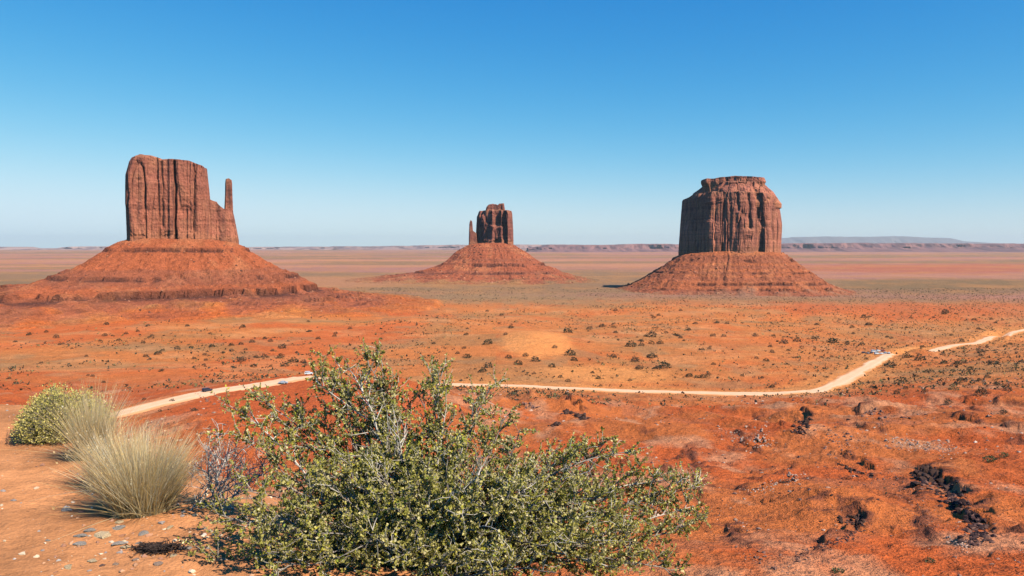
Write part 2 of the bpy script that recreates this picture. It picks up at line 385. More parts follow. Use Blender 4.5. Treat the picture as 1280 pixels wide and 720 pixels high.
# polar sheet centred below the view point, finer where the valley opens
th_f = np.radians(np.concatenate([np.linspace(-178, -60, 40)[:-1], np.linspace(-60, -36, 40)[:-1], np.linspace(-36, 36, 690), np.linspace(36, 60, 40)[1:], np.linspace(60, 178, 40)[1:], ]))
rr = np.exp(np.concatenate([np.linspace(math.log(0.6), math.log(14), 110)[:-1], np.linspace(math.log(14), math.log(60), 50)[:-1],
     np.linspace(math.log(60), math.log(1250), 410)[:-1], np.linspace(math.log(1250), math.log(65000), 100)]))
TH, RR = np.meshgrid(th_f, rr, indexing='ij')
GX = RR * np.sin(TH); GY = RR * np.cos(TH)
GZ, GD, GP, GRD = terrain(GX, GY)
LR = np.log(rr)
def ground(x, y):
    """height of the built sheet (bilinear on its own grid)"""
    x = np.asarray(x, float); y = np.asarray(y, float)
    t = np.arctan2(x, y); l = np.log(np.hypot(x, y))
    i = np.clip(np.searchsorted(th_f, t) - 1, 0, len(th_f) - 2); j = np.clip(np.searchsorted(LR, l) - 1, 0, len(LR) - 2)
    a = (t - th_f[i]) / (th_f[i+1] - th_f[i]); b = (l - LR[j]) / (LR[j+1] - LR[j])
    return (GZ[i,j]*(1-a) + GZ[i+1,j]*a)*(1-b) + (GZ[i,j+1]*(1-a) + GZ[i+1,j+1]*a)*b
_MD = np.exp(np.linspace(math.log(2.2), math.log(20000), 5000))
def hit(px, py, dmin=0):
    """where the line of sight through photo pixel meets the sheet"""
    d = _MD[_MD > dmin]; x = (px - 640) * d / F; z = -(py - HY) * d / F
    g = ground(x, d); k = np.nonzero(g >= z)[0]
    if len(k) == 0: return None
    k = k[0]; return x[k], d[k], g[k]

# --- soil colours (true albedo by place)
C_led = np.array([0.60, 0.25, 0.095]); C_red = np.array([0.56, 0.115, 0.028]); C_or = np.array([0.60, 0.19, 0.052]); C_dune = np.array([0.80, 0.30, 0.085])
C_scr = np.array([0.44, 0.19, 0.065]); C_olive = np.array([0.21, 0.13, 0.06]); C_mauve = np.array([0.38, 0.17, 0.12]); C_rock = np.array([0.40, 0.14, 0.06]); C_pale = np.array([0.66, 0.33, 0.17])
def soil(x, y, z, D, px, rd):
    lD = np.log(np.maximum(D, 1)); sh = x.shape
    def zs(a, b): return ss(math.log(a), math.log(b), lD)
    c = np.broadcast_to(C_led, sh + (3,)).copy()
    n1 = fbm2(x / 55, y / 55, 4, 100); n2 = fbm2(x / 13, y / 13, 4, 110); n3 = fbm2(x / 180, y / 180, 3, 120)
    cb = np.broadcast_to(0.55 * C_or + 0.42 * C_red, sh + (3,)).copy()
    cb = mixc(cb, C_red, ss(-0.15, 0.35, n1))
    cb = mixc(cb, C_rock * [1.1, 1, 1], 0.6 * ss(0.2, 0.5, n2 * 0.7 + fbm2(x / 30, y / 30, 3, 130) * 0.6))
    cb = mixc(cb, C_pale, 0.55 * ss(0.05, 0.5, fbm2(x / 14, y / 30, 5, 140)))
    cb = mixc(cb, C_red * np.array([1.05, 1, 1]), 0.9 * ss(0.25, 0.6, blob(px, D, 390, 330, 170, 0.42)))
    cb = mixc(cb, C_red, 0.8 * ss(0.3, 0.6, blob(px, D, 1300, 210, 90, 0.22)))
    c = mixc(c, C_or, zs(6, 14) * 0.5)
    c = mixc(c, cb, 0.0 + zs(14, 60)[..., None][..., 0])
    # valley floor
    cv = np.broadcast_to(C_or, sh + (3,)).copy()
    cv = mixc(cv, C_scr, 0.75 * ss(-0.1, 0.35, fbm2(x / 120, y / 60, 4, 150)))
    cv = mixc(cv, C_red * 1.1, 0.75 * ss(0.05, 0.4, n3) * (px < 620) + 0.4 * ss(0.0, 0.4, n1) * (px >= 620))
    cv = mixc(cv, C_olive * 1.5, 0.45 * ss(0.1, 0.4, fbm2(x / 34, y / 34, 4, 190)))
    cv = mixc(cv, C_pale * [1.1, .95, .7], 0.35 * ss(0.15, 0.45, fbm2(x / 50, y / 40, 4, 195)))
    c = mixc(c, cv, zs(430, 600))
    c = mixc(c, C_dune, 0.75 * ss(0.30, 0.6, np.exp(-((x - 25) / 42) ** 2 - ((y - 855) / 130) ** 2) + 0.08 * n2))
    # flat sand by the road on the right of the dune
    c = mixc(c, C_dune * 0.95, 0.8 * ss(0.35, 0.8, blob(px, D, 760, 655, 110, 0.09)))
    c = mixc(c, C_dune * 0.9, 0.7 * (1 - ss(12, 40, rd + 10 * n2)) * (D > 470))
    # far floor: bands
    cf = np.broadcast_to(C_mauve, sh + (3,)).copy()
    b1 = fbm2(x / 2600, y / 420, 4, 160); b2 = fbm2(x / 3000, y / 900, 3, 170)
    cf = mixc(cf, (0.50, 0.22, 0.115), 0.8 * ss(-0.1, 0.35, b1 + 0.25 * fbm2(x / 700, y / 300, 3, 163)))
    cf = mixc(cf, C_olive * 1.15, ss(0.0, 0.22, b2) * 0.8)
    w1 = 0.35 * fbm2(x / 300, y / 160, 4, 180); w2 = 0.3 * fbm2(x / 60, y / 60, 3, 185)
    cf = mixc(cf, C_olive, 0.8 * ss(0.2, 0.75, blob(px, D, 1200, 2450, 190, 0.26) + w1))
    cf = mixc(cf, C_olive * 1.05, 0.8 * ss(0.25, 0.7, blob(px, D, -20, 2400, 110, 0.22) + w1))
    cf = mixc(cf, C_red * 0.8, 0.5 * ss(0.3, 0.8, blob(px, D, 1180, 4600, 300, 0.3) + w1))
    cf = mixc(cf, (0.55, 0.22, 0.10), 0.5 * ss(0.3, 0.6, blob(px, D, 400, 2700, 130, 0.2)))
    cf = mixc(cf, C_scr * 1.1, 0.6 * ss(-.1, .25, w1 + w2 * .6))
    far = ss(0.0, 1.0, zs(1250, 2100) + 0.8 * w1)
    c = mixc(c, cf, far)
    c = mixc(c, C_red * 1.05, 0.6 * ss(0.3, 0.8, blob(px, D, 1130, 1450, 210, 0.15) + 0.35 * n1 + w1))
    c = mixc(c, C_red * 0.95, 0.5 * ss(0.35, 0.7, blob(px, D, 470, 1400, 110, 0.16) + 0.2 * n1))
    c = mixc(c, C_olive * 1.5, 0.5 * ss(0.3, 0.8, blob(px, D, 640, 1700, 170, 0.16) + 0.4 * n2 + w1))
    return np.clip(c, 0.01, 0.9)
gc = soil(GX, GY, GZ, GD, GP, GRD)
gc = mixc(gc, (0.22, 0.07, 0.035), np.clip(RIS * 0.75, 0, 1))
V = np.stack([GX, GY, GZ + CH], -1).reshape(-1, 3)
gc = np.concatenate([gc, ss(math.log(14), math.log(70), np.log(np.maximum(GD, 1)))[..., None]], -1)
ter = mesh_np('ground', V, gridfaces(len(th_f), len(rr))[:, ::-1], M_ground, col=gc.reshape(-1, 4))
tag(ter, 'red and orange desert ground running down from the lookout and across the valley', kind='structure')

# ------------------------------------------------------------------ road
M_roadc = ground_mat('packed_sand', [(0.15, .93, 1.07, 0), (0.9, .93, 1.07, .06)], 1.0)
def ribbon(name, P, hw, lift):
    d = np.gradient(P, axis=0); d /= np.linalg.norm(d, axis=1)[:, None]; n = np.stack([-d[:, 1], d[:, 0]], 1)
    k = np.arange(len(P)); wl = hw * (1 + 0.3 * vn2(k / 6.0, k * 0, 3) + 0.16 * vn2(k / 1.6, k * 0, 5)); wr = hw * (1 + 0.22 * vn2(k / 5.0, k * 0 + 9, 4))
    us = np.linspace(-1, 1, 9)
    X = P[:, None, :] + n[:, None, :] * (us[None, :, None] * np.where(us[None, :, None] < 0, wl[:, None, None], wr[:, None, None]))
    z = ground(X[..., 0], X[..., 1]) + lift - 0.5 * np.maximum(np.abs(us) - 0.75, 0)[None, :] * 4
    return X, z
for nm, P, hw in (('dirt_road', RP[0], 6.8), ('dirt_road', RP[1], 6.0)):
    X, z = ribbon(nm, P, hw, 0.42)
    us = np.linspace(-1, 1, 9)[None, :]; kk = np.arange(len(P))[:, None]
    c = np.broadcast_to(np.array([0.80, 0.46, 0.26]), X.shape[:2] + (3,)).copy()
    c = mixc(c, (0.90, 0.58, 0.36), 0.6 * np.exp(-((np.abs(us) - .45) / .18) ** 2) + 0 * kk)
    c = mixc(c, (0.70, 0.28, 0.10), ss(.5, 1, np.abs(us) + .35 * vn2(kk / 5., us * 3, 8)))
    o = mesh_np(nm, np.concatenate([X, z[..., None] + CH], -1).reshape(-1, 3), gridfaces(len(P), 9), M_roadc, col=c.reshape(-1, 3))
    tag(o, kind='structure')

# ------------------------------------------------------------------ buttes
def butte(name, label, D, tower, talus, hx, seed, extra=None, base_col=None, tal_col=None, cat='butte'):
    """tower: dict(px->top row list, left/right edge rows). All at distance D, real size."""
    s = D / F
    root = empty(name, ((hx - 640) * s, D, CH - 118)); tag(root, label, cat)
    ox, oy, oz = root.location
    def w2(V): return V - np.array([ox, oy, oz])
    ca, sa = math.cos(math.atan2(ox, D)), math.sin(math.atan2(ox, D))
    def rot(X, Y):          # the butte stands turned square to the lookout
        u, v = (X - ox) * ca, Y - D
        return ox + u * ca + v * sa, D - u * sa + v * ca
    for (pname, left, right, top, zb, dep, foot, opt) in tower:
        n, K, C = opt.get('n', 420), opt.get('k', 100), 16
        t = np.linspace(0, 2 * math.pi, n, endpoint=False)
        # foot: closed plan outline in [-1,1]^2, resampled
        Q = np.array(foot + [foot[0]], float); L = np.r_[0, np.cumsum(np.hypot(*np.diff(Q, axis=0).T))]
        u = t / (2 * math.pi) * L[-1]; fx = np.interp(u, L, Q[:, 0]); fy = np.interp(u, L, Q[:, 1])
        r = max(1, n // 90); ker = np.ones(2*r+1) / (2*r+1)
        fx = np.convolve(np.r_[fx[-r:], fx, fx[:r]], ker, 'valid'); fy = np.convolve(np.r_[fy[-r:], fy, fy[:r]], ker, 'valid')
        dx = np.roll(fx, -1) - np.roll(fx, 1); dy = np.roll(fy, -1) - np.roll(fy, 1)
        ll = np.hypot(dx, dy); nx, ny = dy / ll, -dx / ll
        if (nx * fx + ny * fy).mean() < 0: nx, ny = -nx, -ny
        lx = [((p[0] - 640) * s) for p in left]; lz = [(HY - p[1]) * s for p in left]
        rx = [((p[0] - 640) * s) for p in right]; rz = [(HY - p[1]) * s for p in right]
        tx = [((p[0] - 640) * s) for p in top]; tz = [(HY - p[1]) * s for p in top]
        zbm = (HY - zb) * s
        k = np.linspace(0, 1, K)
        ztop = np.interp((fx + 1) / 2 * (rx[-1] - lx[-1]) + lx[-1], tx, tz)      # by position on the outline
        Z = zbm - 25 + k[None, :] * (ztop[:, None] - zbm + 25)
        XL = np.interp(Z, lz, lx); XR = np.interp(Z, rz, rx)
        X = XL + (fx[:, None] + 1) / 2 * (XR - XL)
        dscale = (XR - XL) / (XR[:, :1] - XL[:, :1]) if opt.get('taper', True) else 1.0
        Y = D + opt.get('dy', 0) + fy[:, None] * dep * (0.35 + 0.65 * dscale)
        # fluting, cracks, bedding
        arc = u / L[-1] * opt.get('per', 60)
        cx, cy = X * 1.0, Y * 1.0
        zz = Z
        f = opt.get('amp', 6.0)
        fl = 0.95 * (1 - 2 * np.abs(fbm3(cx / 52 + seed, cy / 52, zz / 500, 3, .4)) ** 0.7)
        cr = -1.6 * np.exp(-(vn(cx / 21 + seed * 3, cy / 21, zz / 300) / 0.055) ** 2)
        cr += -0.6 * np.exp(-(vn(cx / 9 + seed * 5, cy / 9, zz / 160) / 0.08) ** 2)
        sm = 0.35 * fbm3(cx / 8, cy / 8, zz / 40 + seed, 3)
        blk = 0.9 * np.sign(vn(cx / 26 + 3, cy / 26, zz / 45 + seed)) * ss(0.05, 0.2, np.abs(vn(cx / 26 + 3, cy / 26, zz / 45 + seed)))
        sl = vn(cx / 44 + 11, cy / 44, zz / 900 + seed); slab = 1.1 * np.sign(sl) * ss(0.0, 0.05, np.abs(sl)); sl2 = vn(cx / 70 + 31, cy / 70, zz / 130 + seed); slab = slab + 0.9 * np.sign(sl2) * ss(0.0, 0.04, np.abs(sl2))
        bed = 0.45 * vn2(zz / 5.5, 0 * zz, 7 + seed) + 0.25 * vn2(zz / 2.4, 0*zz, 9)
        low = 1 - ss(0.0, 0.2, k)[None, :]
        disp = f * (fl * 0.55 + slab * 0.6 + cr + sm + blk * 0.6 + bed * (0.25 + 1.2 * low) - 0.4)
        for (cpx, cw, cd, k0, k1) in opt.get('cracks', []):
            cxx = (cpx - 640) * s
            disp = disp - cd * np.exp(-((X - cxx + 1.5 * vn2(zz / 20, zz * 0, 3)) / cw) ** 2) * (fy[:, None] < 0) * ss(k0, k0 + .05, k)[None, :] * (1 - ss(k1 - .05, k1, k))[None, :]
        edge = opt.get('edge', 0.15)            # keep the outline where the photo has it
        disp = disp * (edge + (1 - edge) * (1 - np.abs(fx[:, None]) ** 6))
        X = X + nx[:, None] * disp; Y = Y + ny[:, None] * disp
        # cap rings
        cxm, cym = X[:, -1].mean(), Y[:, -1].mean(); q = np.linspace(0, 1, C + 1)[1:]
        CX = X[:, -1:] + (cxm - X[:, -1:]) * q; CY = Y[:, -1:] + (cym - Y[:, -1:]) * q
        CZ = np.interp(CX, tx, tz) + opt.get('capn', 3.0) * fbm2(CX / 18, CY / 18, 3, seed) * ss(0, .1, q)[None, :]
        Z = Z + 0
        Z[:, -4:] -= opt.get('capn', 3.0) * 0.6 * np.abs(fbm2(X[:, -4:] / 12, Y[:, -4:] / 12, 3, seed + 5)) * np.array([.1, .3, .6, 1])
        AX, AY, AZ = np.hstack([X, CX]), np.hstack([Y, CY]), np.hstack([Z, CZ]); AX, AY = rot(AX, AY)
        hfrac = (AZ - zbm) / (max(tz) - zbm)
        col = np.broadcast_to(np.array(base_col or (0.43, 0.14, 0.08)), AX.shape + (3,)).copy()
        col = mixc(col, (0.27, 0.095, 0.065), 0.5 * ss(0.25, 0.7, hfrac + 0.35 * fbm3(AX / 40, AY / 40, AZ / 60, 3)))
        col = mixc(col, (0.45, 0.17, 0.085), 0.7 * (1 - ss(0.02, 0.16, hfrac)))
        col = mixc(col, (0.47, 0.21, 0.12), 0.5 * ss(0.93, 1.0, hfrac))
        col = col * (1 + 0.18 * vn2(AZ / 4.0, AX * 0.01, 3))[..., None]
        o = mesh_np(pname, w2(np.stack([AX, AY, AZ + CH], -1).reshape(-1, 3)), gridfaces(n, K + C, True), M_cliff, root, col=col.reshape(-1, 3), smooth=False)
        if opt.get('label'): o['label'] = opt['label']
    # talus apron
    T = talus; n = T.get('n', 560)
    t = np.linspace(0, 2 * math.pi, n, endpoint=False); ct, st = np.cos(t), np.sin(t)
    ax = (T['px'][1] - T['px'][0]) / 2 * s; cx = ((T['px'][0] + T['px'][1]) / 2 - 640) * s
    pw = 3.0
    rad = (np.abs(ct) ** pw + np.abs(st) ** pw) ** (-1 / pw)
    q = np.linspace(0, 1, T.get('k', 130)) ** 1.15
    smax = lambda tab: tab[-1][0]
    wl = np.clip(-ct, 0, 1) ** 2; wr = np.clip(ct, 0, 1) ** 2; wf = 1 - wl - wr
    Sx = (wl * smax(T['left']) + wr * smax(T['right']) + wf * smax(T['front']))
    Sx = Sx * (1 + 0.14 * vn2(t * 2.2, t * 0, seed + 70) * wf + 0.05 * vn2(t * 6, t * 0, seed + 71))
    Zs = []
    for tab in (T['left'], T['right'], T['front']):
        a = np.array(tab, float); Zs.append(np.interp(q * a[-1, 0], a[:, 0], a[:, 1]))
    zb0 = wl[:, None] * Zs[0] + wr[:, None] * Zs[1] + wf[:, None] * Zs[2]
    Sd = Sx[:, None] * q[None, :]
    # inner rings under the tower
    X = cx + ct[:, None] * (rad[:, None] * ax * 0.90 + Sd + 0.10 * ax * rad[:, None] * ss(0, .02, q)); Y = D + st[:, None] * (rad[:, None] * T['dep'] * 0.90 + Sd * 1.0 + 0.1 * T['dep'])
    rg = fbm2(X / 38, Y / 38, 4, seed + 200)
    gul = ridge(np.repeat((t * 9)[:, None], len(q), 1) + 0.3 * rg, Sd / 260, 3, seed + 210)
    Z = zb0 + (3.4 * gul + 6.0 * rg + 2.8 * ridge(X / 11, Y / 11, 3, seed + 220)) * (0.25 + 0.75 * ss(0, .12, q) * (1 - 0.6 * ss(.55, .9, q)))
    band = np.zeros_like(Z)
    for (z0, h, L, lo, hi) in T['ledges']:
        brk = ss(lo, hi, fbm2(X / 60, Y / 60, 3, seed + int(z0)) + 0.5 * fbm2(X / 14, Y / 14, 2, seed + 3))
        dz = (Z + 1.5 * vn2(X / 90, Y / 90, 8) - z0)
        up = np.clip(1 - np.abs(dz) / L, 0, 1)
        # sawtooth in height: bench above, riser below
        off = np.where(dz > 0, up, -up) * h * 0.5
        Z = Z + off * brk
        band = np.maximum(band, brk * np.exp(-((dz + 0.25*h) / (h * 0.42)) ** 2))
    X, Y = rot(X, Y)
    # sink rim under the plain
    Z = Z - 14 * ss(.93, 1.0, q)[None, :]
    col = np.broadcast_to(np.array(tal_col or (0.45, 0.12, 0.048)), X.shape + (3,)).copy()
    col = mixc(col, (0.54, 0.19, 0.08), 0.6 * ss(0.05, 0.4, fbm2(X / 45, Y / 45, 4, seed + 33)))
    col = mixc(col, (0.30, 0.10, 0.055), 0.6 * ss(0.0, 0.3, vn2(Z / 5.0 + 0.5 * rg, X * 0.002, seed + 4)) )
    col = mixc(col, (0.10, 0.042, 0.032), 0.9 * band)  # dark rock layer at the ledges, deepened to paint their shadow lines
    col = mixc(col, (0.40, 0.12, 0.06), 0.4 * ss(.45, .7, q)[None, :] * (1 - ss(.7, .95, q))[None, :] + 0 * X)
    sc_ = soil(X, Y, Z, Y, 640 + F * X / Y, X * 0 + 1e3); col = mixc(col, 0, ss(.58, .92, q[None, :] + .3 * rg + 0 * X)) + sc_ * ss(.58, .92, q[None, :] + .3 * rg)[..., None]
    o = mesh_np('talus_slope', w2(np.stack([X, Y, Z + CH], -1).reshape(-1, 3)), gridfaces(n, len(q), True)[:, ::-1], M_talus, root, col=col.reshape(-1, 3), smooth=False)
    ii = rng.integers(0, n, 2400); jj = (rng.random(2400) ** 0.8 * len(q) * .85).astype(int)
    keep = Y[ii, jj] < D + 40; ii, jj = ii[keep], jj[keep]
    PT.append((root, np.stack([X[ii, jj], Y[ii, jj], Z[ii, jj] + CH], 1) - [ox, oy, oz], (0.6 + 2.4 * rng.random(len(ii)) ** 3) * (D / 1400) ** .7))
    return root, (X, Y, Z)

PT = []
RECT = [(-1, -.55), (-.9, -.9), (-.5, -1), (0, -.93), (.5, -1), (.92, -.85), (1, -.4), (.95, .5), (.6, .95), (0, 1), (-.6, .95), (-.97, .5)]
BOX = [(-1, -.8), (-.85, -1), (.85, -1), (1, -.8), (1, .8), (.8, 1), (-.8, 1), (-1, .8)]
W, WT = butte('sandstone_butte', 'tall red mitten-shaped butte with a thin thumb spire, furthest left in the valley', 1400,
 [('cliff', [(160, 330), (160, 296), (158.5, 255), (159, 222), (163, 206), (168, 197)], [(266, 330), (266, 298), (264, 262), (263, 249), (261, 229), (259, 211), (257, 197)],
   [(150, 214), (159, 212), (163, 205), (168, 200), (177, 197), (190, 198), (204, 202.3), (217, 201.3), (236, 203), (250, 207.5), (258, 211), (265, 214)], 298, 42, RECT,
   dict(n=420, k=110, amp=3.0, cracks=[(218.5, 2.2, 11, .0, 1.0), (204, 2.2, 5, .25, 1.0), (181, 2.0, 4, .3, .9), (243, 2.0, 4, .2, 1.0), (232, 1.5, 3, .0, .5)], capn=2.5)),
  ('shoulder', [(252, 330), (252, 298), (254, 240)], [(301, 330), (300, 300), (295, 275), (292, 262), (290, 240)],
   [(250, 249), (263, 250), (268, 252), (271, 252.5), (275, 258), (279, 261), (284, 262), (288, 262), (292, 264), (300, 292)], 299, 27, RECT, dict(n=240, k=60, amp=2.2, capn=2.5, dy=-6)),
  ('spire', [(281, 300), (281.4, 262), (282.3, 240), (282.4, 228), (283.2, 222)], [(296, 300), (292.3, 262), (291.6, 245), (291, 228), (290, 222)],
   [(280, 224), (284, 222.6), (286.5, 221.8), (289, 223.5), (293, 226)], 290, 8, BOX, dict(n=110, k=70, amp=0.8, capn=0.8, taper=False, dy=-8))],
 dict(px=(160, 301), dep=42, k=130, n=460,
  left=[(0, 14), (38, -7), (88, -40), (115, -51), (150, -64), (184, -73), (230, -80), (400, -88), (700, -98), (900, -104)],
  right=[(0, 5), (34, -20), (66, -39), (112, -57), (148, -76), (182, -89), (300, -99), (420, -104)],
  front=[(0, 13), (30, -6), (95, -51), (140, -66), (170, -74), (230, -86), (300, -99), (350, -104)],
  ledges=[(-6, 5, 6, -.35, -.1), (-51, 5, 6, -.25, .05), (-73, 10, 9, -.35, -.1), (-86, 3, 4, -.2, .1), (-91, 2.5, 3, -.2, .1), (-96, 2, 3, -.2, .1)]), 225, 1)
E, ET = butte('sandstone_butte', 'smallest and most distant butte, dark on its left side, in the middle of the valley', 2900,
 [('cliff', [(595, 330), (594, 303), (595, 290), (596, 271), (599, 264), (603, 258)], [(643, 330), (641.5, 305), (641, 285), (640, 268), (639, 263), (638, 258)],
   [(592, 268), (597, 266), (600, 264), (607, 263), (620, 263), (632, 263), (639, 264), (645, 266)], 304, 62, [(-1, .2), (-.7, -.4), (-.1, -1), (.05, -.75), (.4, -.95), (.55, -.6), (.7, -.95), (1, -.6), (1, .6), (.5, 1), (-.5, 1), (-.95, .7)], dict(n=320, k=70, amp=5.5, capn=4)),
  ('caprock', [(606, 266), (608, 259), (612, 255)], [(633, 266), (631, 262), (630, 255)],
   [(604, 260), (608, 258.5), (612, 256), (620, 255.8), (622, 257), (624, 254.8), (630, 254.6), (634, 256)], 263, 34, BOX, dict(n=120, k=16, amp=2.5, capn=4, taper=False)),
  ('spire', [(585.5, 320), (586.3, 300), (586.8, 280), (588, 276)], [(598, 320), (596.5, 303), (595.5, 291.5), (591.2, 288.5), (590.6, 280), (590, 276)],
   [(585, 278), (588.5, 275.5), (590.8, 277), (591.4, 289), (596, 290.5)], 303, 13, BOX, dict(n=90, k=50, amp=1.4, capn=1, taper=False, dy=-10))],
 dict(px=(588, 642), dep=62, n=340, k=90,
  left=[(0, 8), (58, -27), (95, -62), (130, -78), (230, -103), (400, -118), (500, -128)],
  right=[(0, 6), (52, -27), (104, -63), (185, -99), (260, -117), (330, -126)],
  front=[(0, 12), (60, -28), (112, -62), (150, -84), (230, -108), (300, -118), (380, -126)],
  ledges=[(-64, 9, 9, -.2, .1), (-90, 5, 6, -.2, .1), (-106, 4, 5, -.2, .1)]), 615, 2, base_col=(0.27, 0.09, 0.065), tal_col=(0.40, 0.11, 0.05))
Mk, MT = butte('sandstone_butte', 'massive drum-shaped butte with a stepped cap and black shaded left face, on the right', 2200,
 [('cliff', [(845, 330), (845, 316), (847, 287), (849, 262), (850, 250), (852, 244)], [(976, 330), (975.5, 316), (976.5, 282), (974, 262), (972.5, 252), (970, 244)],
   [(840, 249), (851, 248.5), (860, 246.5), (866, 244), (890, 243), (920, 243), (950, 244), (964, 246), (972, 250), (980, 252)], 316, 135,
   [(-1, .45), (-.95, .05), (-.74, -.45), (-.42, -.93), (-.15, -1), (.08, -.94), (.2, -1.0), (.45, -.93), (.55, -.8), (.68, -.88), (.9, -.55), (1, -.1), (.95, .45), (.6, .9), (0, 1), (-.7, .9)],
   dict(n=460, k=100, amp=3.2, capn=4, base=(.5, .21, .125), cracks=[(935, 5, 8, .45, 1.0), (946, 3, 7, .6, 1), (903, 3.5, 7, .0, .3), (922, 3, 6, .7, 1.0), (957, 4, 9, .1, .9), (966, 3, 6, .3, .8)])),
  ('upper_slope', [(851, 256), (860, 247), (864, 240), (872, 235), (877, 231), (878, 226)], [(976, 256), (970, 247), (966, 241), (960, 236), (955, 231), (952, 228)],
   [(840, 230), (980, 230)], 250, 118, [(-1, .45), (-.9, .02), (-.62, -.42), (-.33, -.9), (-.1, -1), (.3, -1), (.68, -.88), (.9, -.55), (1, -.1), (.95, .45), (.6, .9), (0, 1), (-.7, .9)], dict(n=360, k=40, amp=3.0, capn=3)),
  ('caprock', [(880, 240), (878.5, 233), (876, 230), (876.5, 226)], [(954, 240), (954.5, 233), (956, 230), (954, 225)],
   [(874, 228), (879, 226), (884, 225), (893, 225.5), (900, 224), (918, 223), (935, 223.5), (953, 225), (958, 227)], 231, 72, BOX, dict(n=240, k=18, amp=3.2, capn=2.5, taper=False))],
 dict(px=(846, 975), dep=130, n=440, k=110,
  left=[(0, -26), (44, -60), (100, -96), (130, -110), (165, -118), (230, -128)],
  right=[(0, -14), (42, -44), (95, -84), (138, -108), (175, -118), (240, -128)],
  front=[(0, -13), (22, -28), (60, -54), (105, -83), (145, -104), (200, -117), (260, -128)],
  ledges=[(-36, 5, 7, .0, .25), (-68, 3, 5, -.05, .2), (-93, 5, 7, -.15, .15), (-106, 4, 5, -.2, .1)]), 910, 3, base_col=(0.50, 0.175, 0.105), tal_col=(0.46, 0.135, 0.055))

# ------------------------------------------------------------------ far mesas and mountain (structure)
def mesa(name, D, top, dep, seed, col, zb=-135, jag=0.0, n=900, cliff=0.5):
    s = D / F; P = np.array(top, float)
    x = np.linspace(P[0, 0], P[-1, 0], n); tz = (HY - np.interp(x, P[:, 0], P[:, 1])) * s
    X = (x - 640) * s
    tz = tz + jag * fbm2(X / (D * 0.012), X * 0, 4, seed)
    rows = [(-1, 0), (-.9, .12), (-.8, .25), (-.6, .5), (-.4, .75), (-.2, .93), (0, 1), (.5, .9), (1, 0)] if cliff == 0 else [(-1.0, 0.0), (-.75, .06), (-.5, .18), (-.34, .36), (-.27, .45), (-.24, .62), (-.2, .9), (-.17, 1.0), (0, 1.0), (.5, 1.0), (1, 0.0)]
    Y = np.stack([D + dep * (a + (0.12 + .25 * (1 - b)) * fbm2(X / (D * 0.02), X * 0 + b, 4, seed + 3) * (b < 1.01)) for a, b in rows], 1)
    Z = np.stack([zb + (tz - zb) * b for a, b in rows], 1)

    XX = np.stack([X * (1 + 0 * a) for a, b in rows], 1)
    c = np.broadcast_to(np.array(col), XX.shape + (3,)).copy()
    c = mixc(c, (0.12, 0.07, 0.07), (ss(-.1, .3, fbm2(XX / (D * 0.008), Z / 40, 4, seed + 8)) * (0.75 if jag < 19 else 0.0)))
    return tag(mesh_np(name, np.stack([XX, Y, Z + CH], -1).reshape(-1, 3), gridfaces(n, len(rows)), M_ground, col=c.reshape(-1, 3), smooth=False), kind='structure')
mesa('far_mesa', 19500, [(660, 309.5), (690, 306), (760, 306), (800, 305), (845, 305.5), (900, 305), (1000, 304.5), (1090, 304), (1200, 304.5), (1300, 305), (1500, 305), (1700, 309)], 2200, 5, (0.27, 0.13, 0.11), jag=16)
mesa('far_mesa', 33000, [(300, 309), (500, 307.5), (540, 306.5), (560, 306), (700, 305.5), (760, 307), (900, 309)], 2500, 6, (0.34, 0.2, 0.16), jag=16)
mesa('far_mesa', 31000, [(-420, 309), (-200, 308), (-60, 310), (6, 311), (10, 308.5), (18, 308.5), (22, 311), (76, 311), (84, 309), (110, 308), (200, 308), (420, 311)], 2500, 7, (0.42, 0.26, 0.2), jag=6)
mesa('far_mountain', 56000, [(880, 309), (960, 300), (990, 296.5), (1030, 295.5), (1080, 296), (1120, 295), (1160, 297), (1185, 297.5), (1200, 301), (1240, 303.5), (1300, 307), (1340, 309)], 3000, 8, (0.17, 0.15, 0.14), jag=20, cliff=0)

# ------------------------------------------------------------------ foliage mesh builder
def leaves(P, dirs, size, cols, fold=0.35):
    """two folded quads per leaf; P base points, dirs unit, size per leaf, cols per leaf"""
    n = len(P); r = rng.normal(size=(n, 3)); side = np.cross(dirs, r); side /= np.linalg.norm(side, axis=1)[:, None] + 1e-9
    up = np.cross(side, dirs)
    L = size[:, None]; wd = L * 0.36
    a = P; b = P + dirs * L; m1 = P + dirs * L * .5 + side * wd + up * L * fold * .4; m2 = P + dirs * L * .5 - side * wd + up * L * fold * .4
    V = np.stack([a, m1, b, m2], 1).reshape(-1, 3)
    k = np.arange(n)[:, None] * 4
    Fc = np.concatenate([k + [0, 1, 2], k + [0, 2, 3]], 0)
    return V, Fc, np.repeat(cols, 4, 0)
def tubes(paths, sides=4):
    """paths: list of (pts (k,3), radii (k,))"""
    Vs, Fs, o = [], [], 0
    for P, R in paths:
        P = np.asarray(P, float); R = np.asarray(R, float); k = len(P)
        d = np.gradient(P, axis=0); d /= np.linalg.norm(d, axis=1)[:, None] + 1e-9
        ref = np.where(np.abs(d[:, 2:3]) > 0.9, [[1, 0, 0]], [[0, 0, 1]])
        a = np.cross(d, ref); a /= np.linalg.norm(a, axis=1)[:, None] + 1e-9; b = np.cross(d, a)
        t = np.arange(sides) / sides * 2 * math.pi
        ring = P[:, None] + R[:, None, None] * (a[:, None] * np.cos(t)[None, :, None] + b[:, None] * np.sin(t)[None, :, None])
        Vs.append(ring.transpose(1, 0, 2).reshape(-1, 3)); Fs.append(gridfaces(sides, k, True) + o); o += sides * k
    return np.vstack(Vs), np.vstack(Fs)
def unit(v): return v / (np.linalg.norm(v, axis=-1, keepdims=True) + 1e-9)

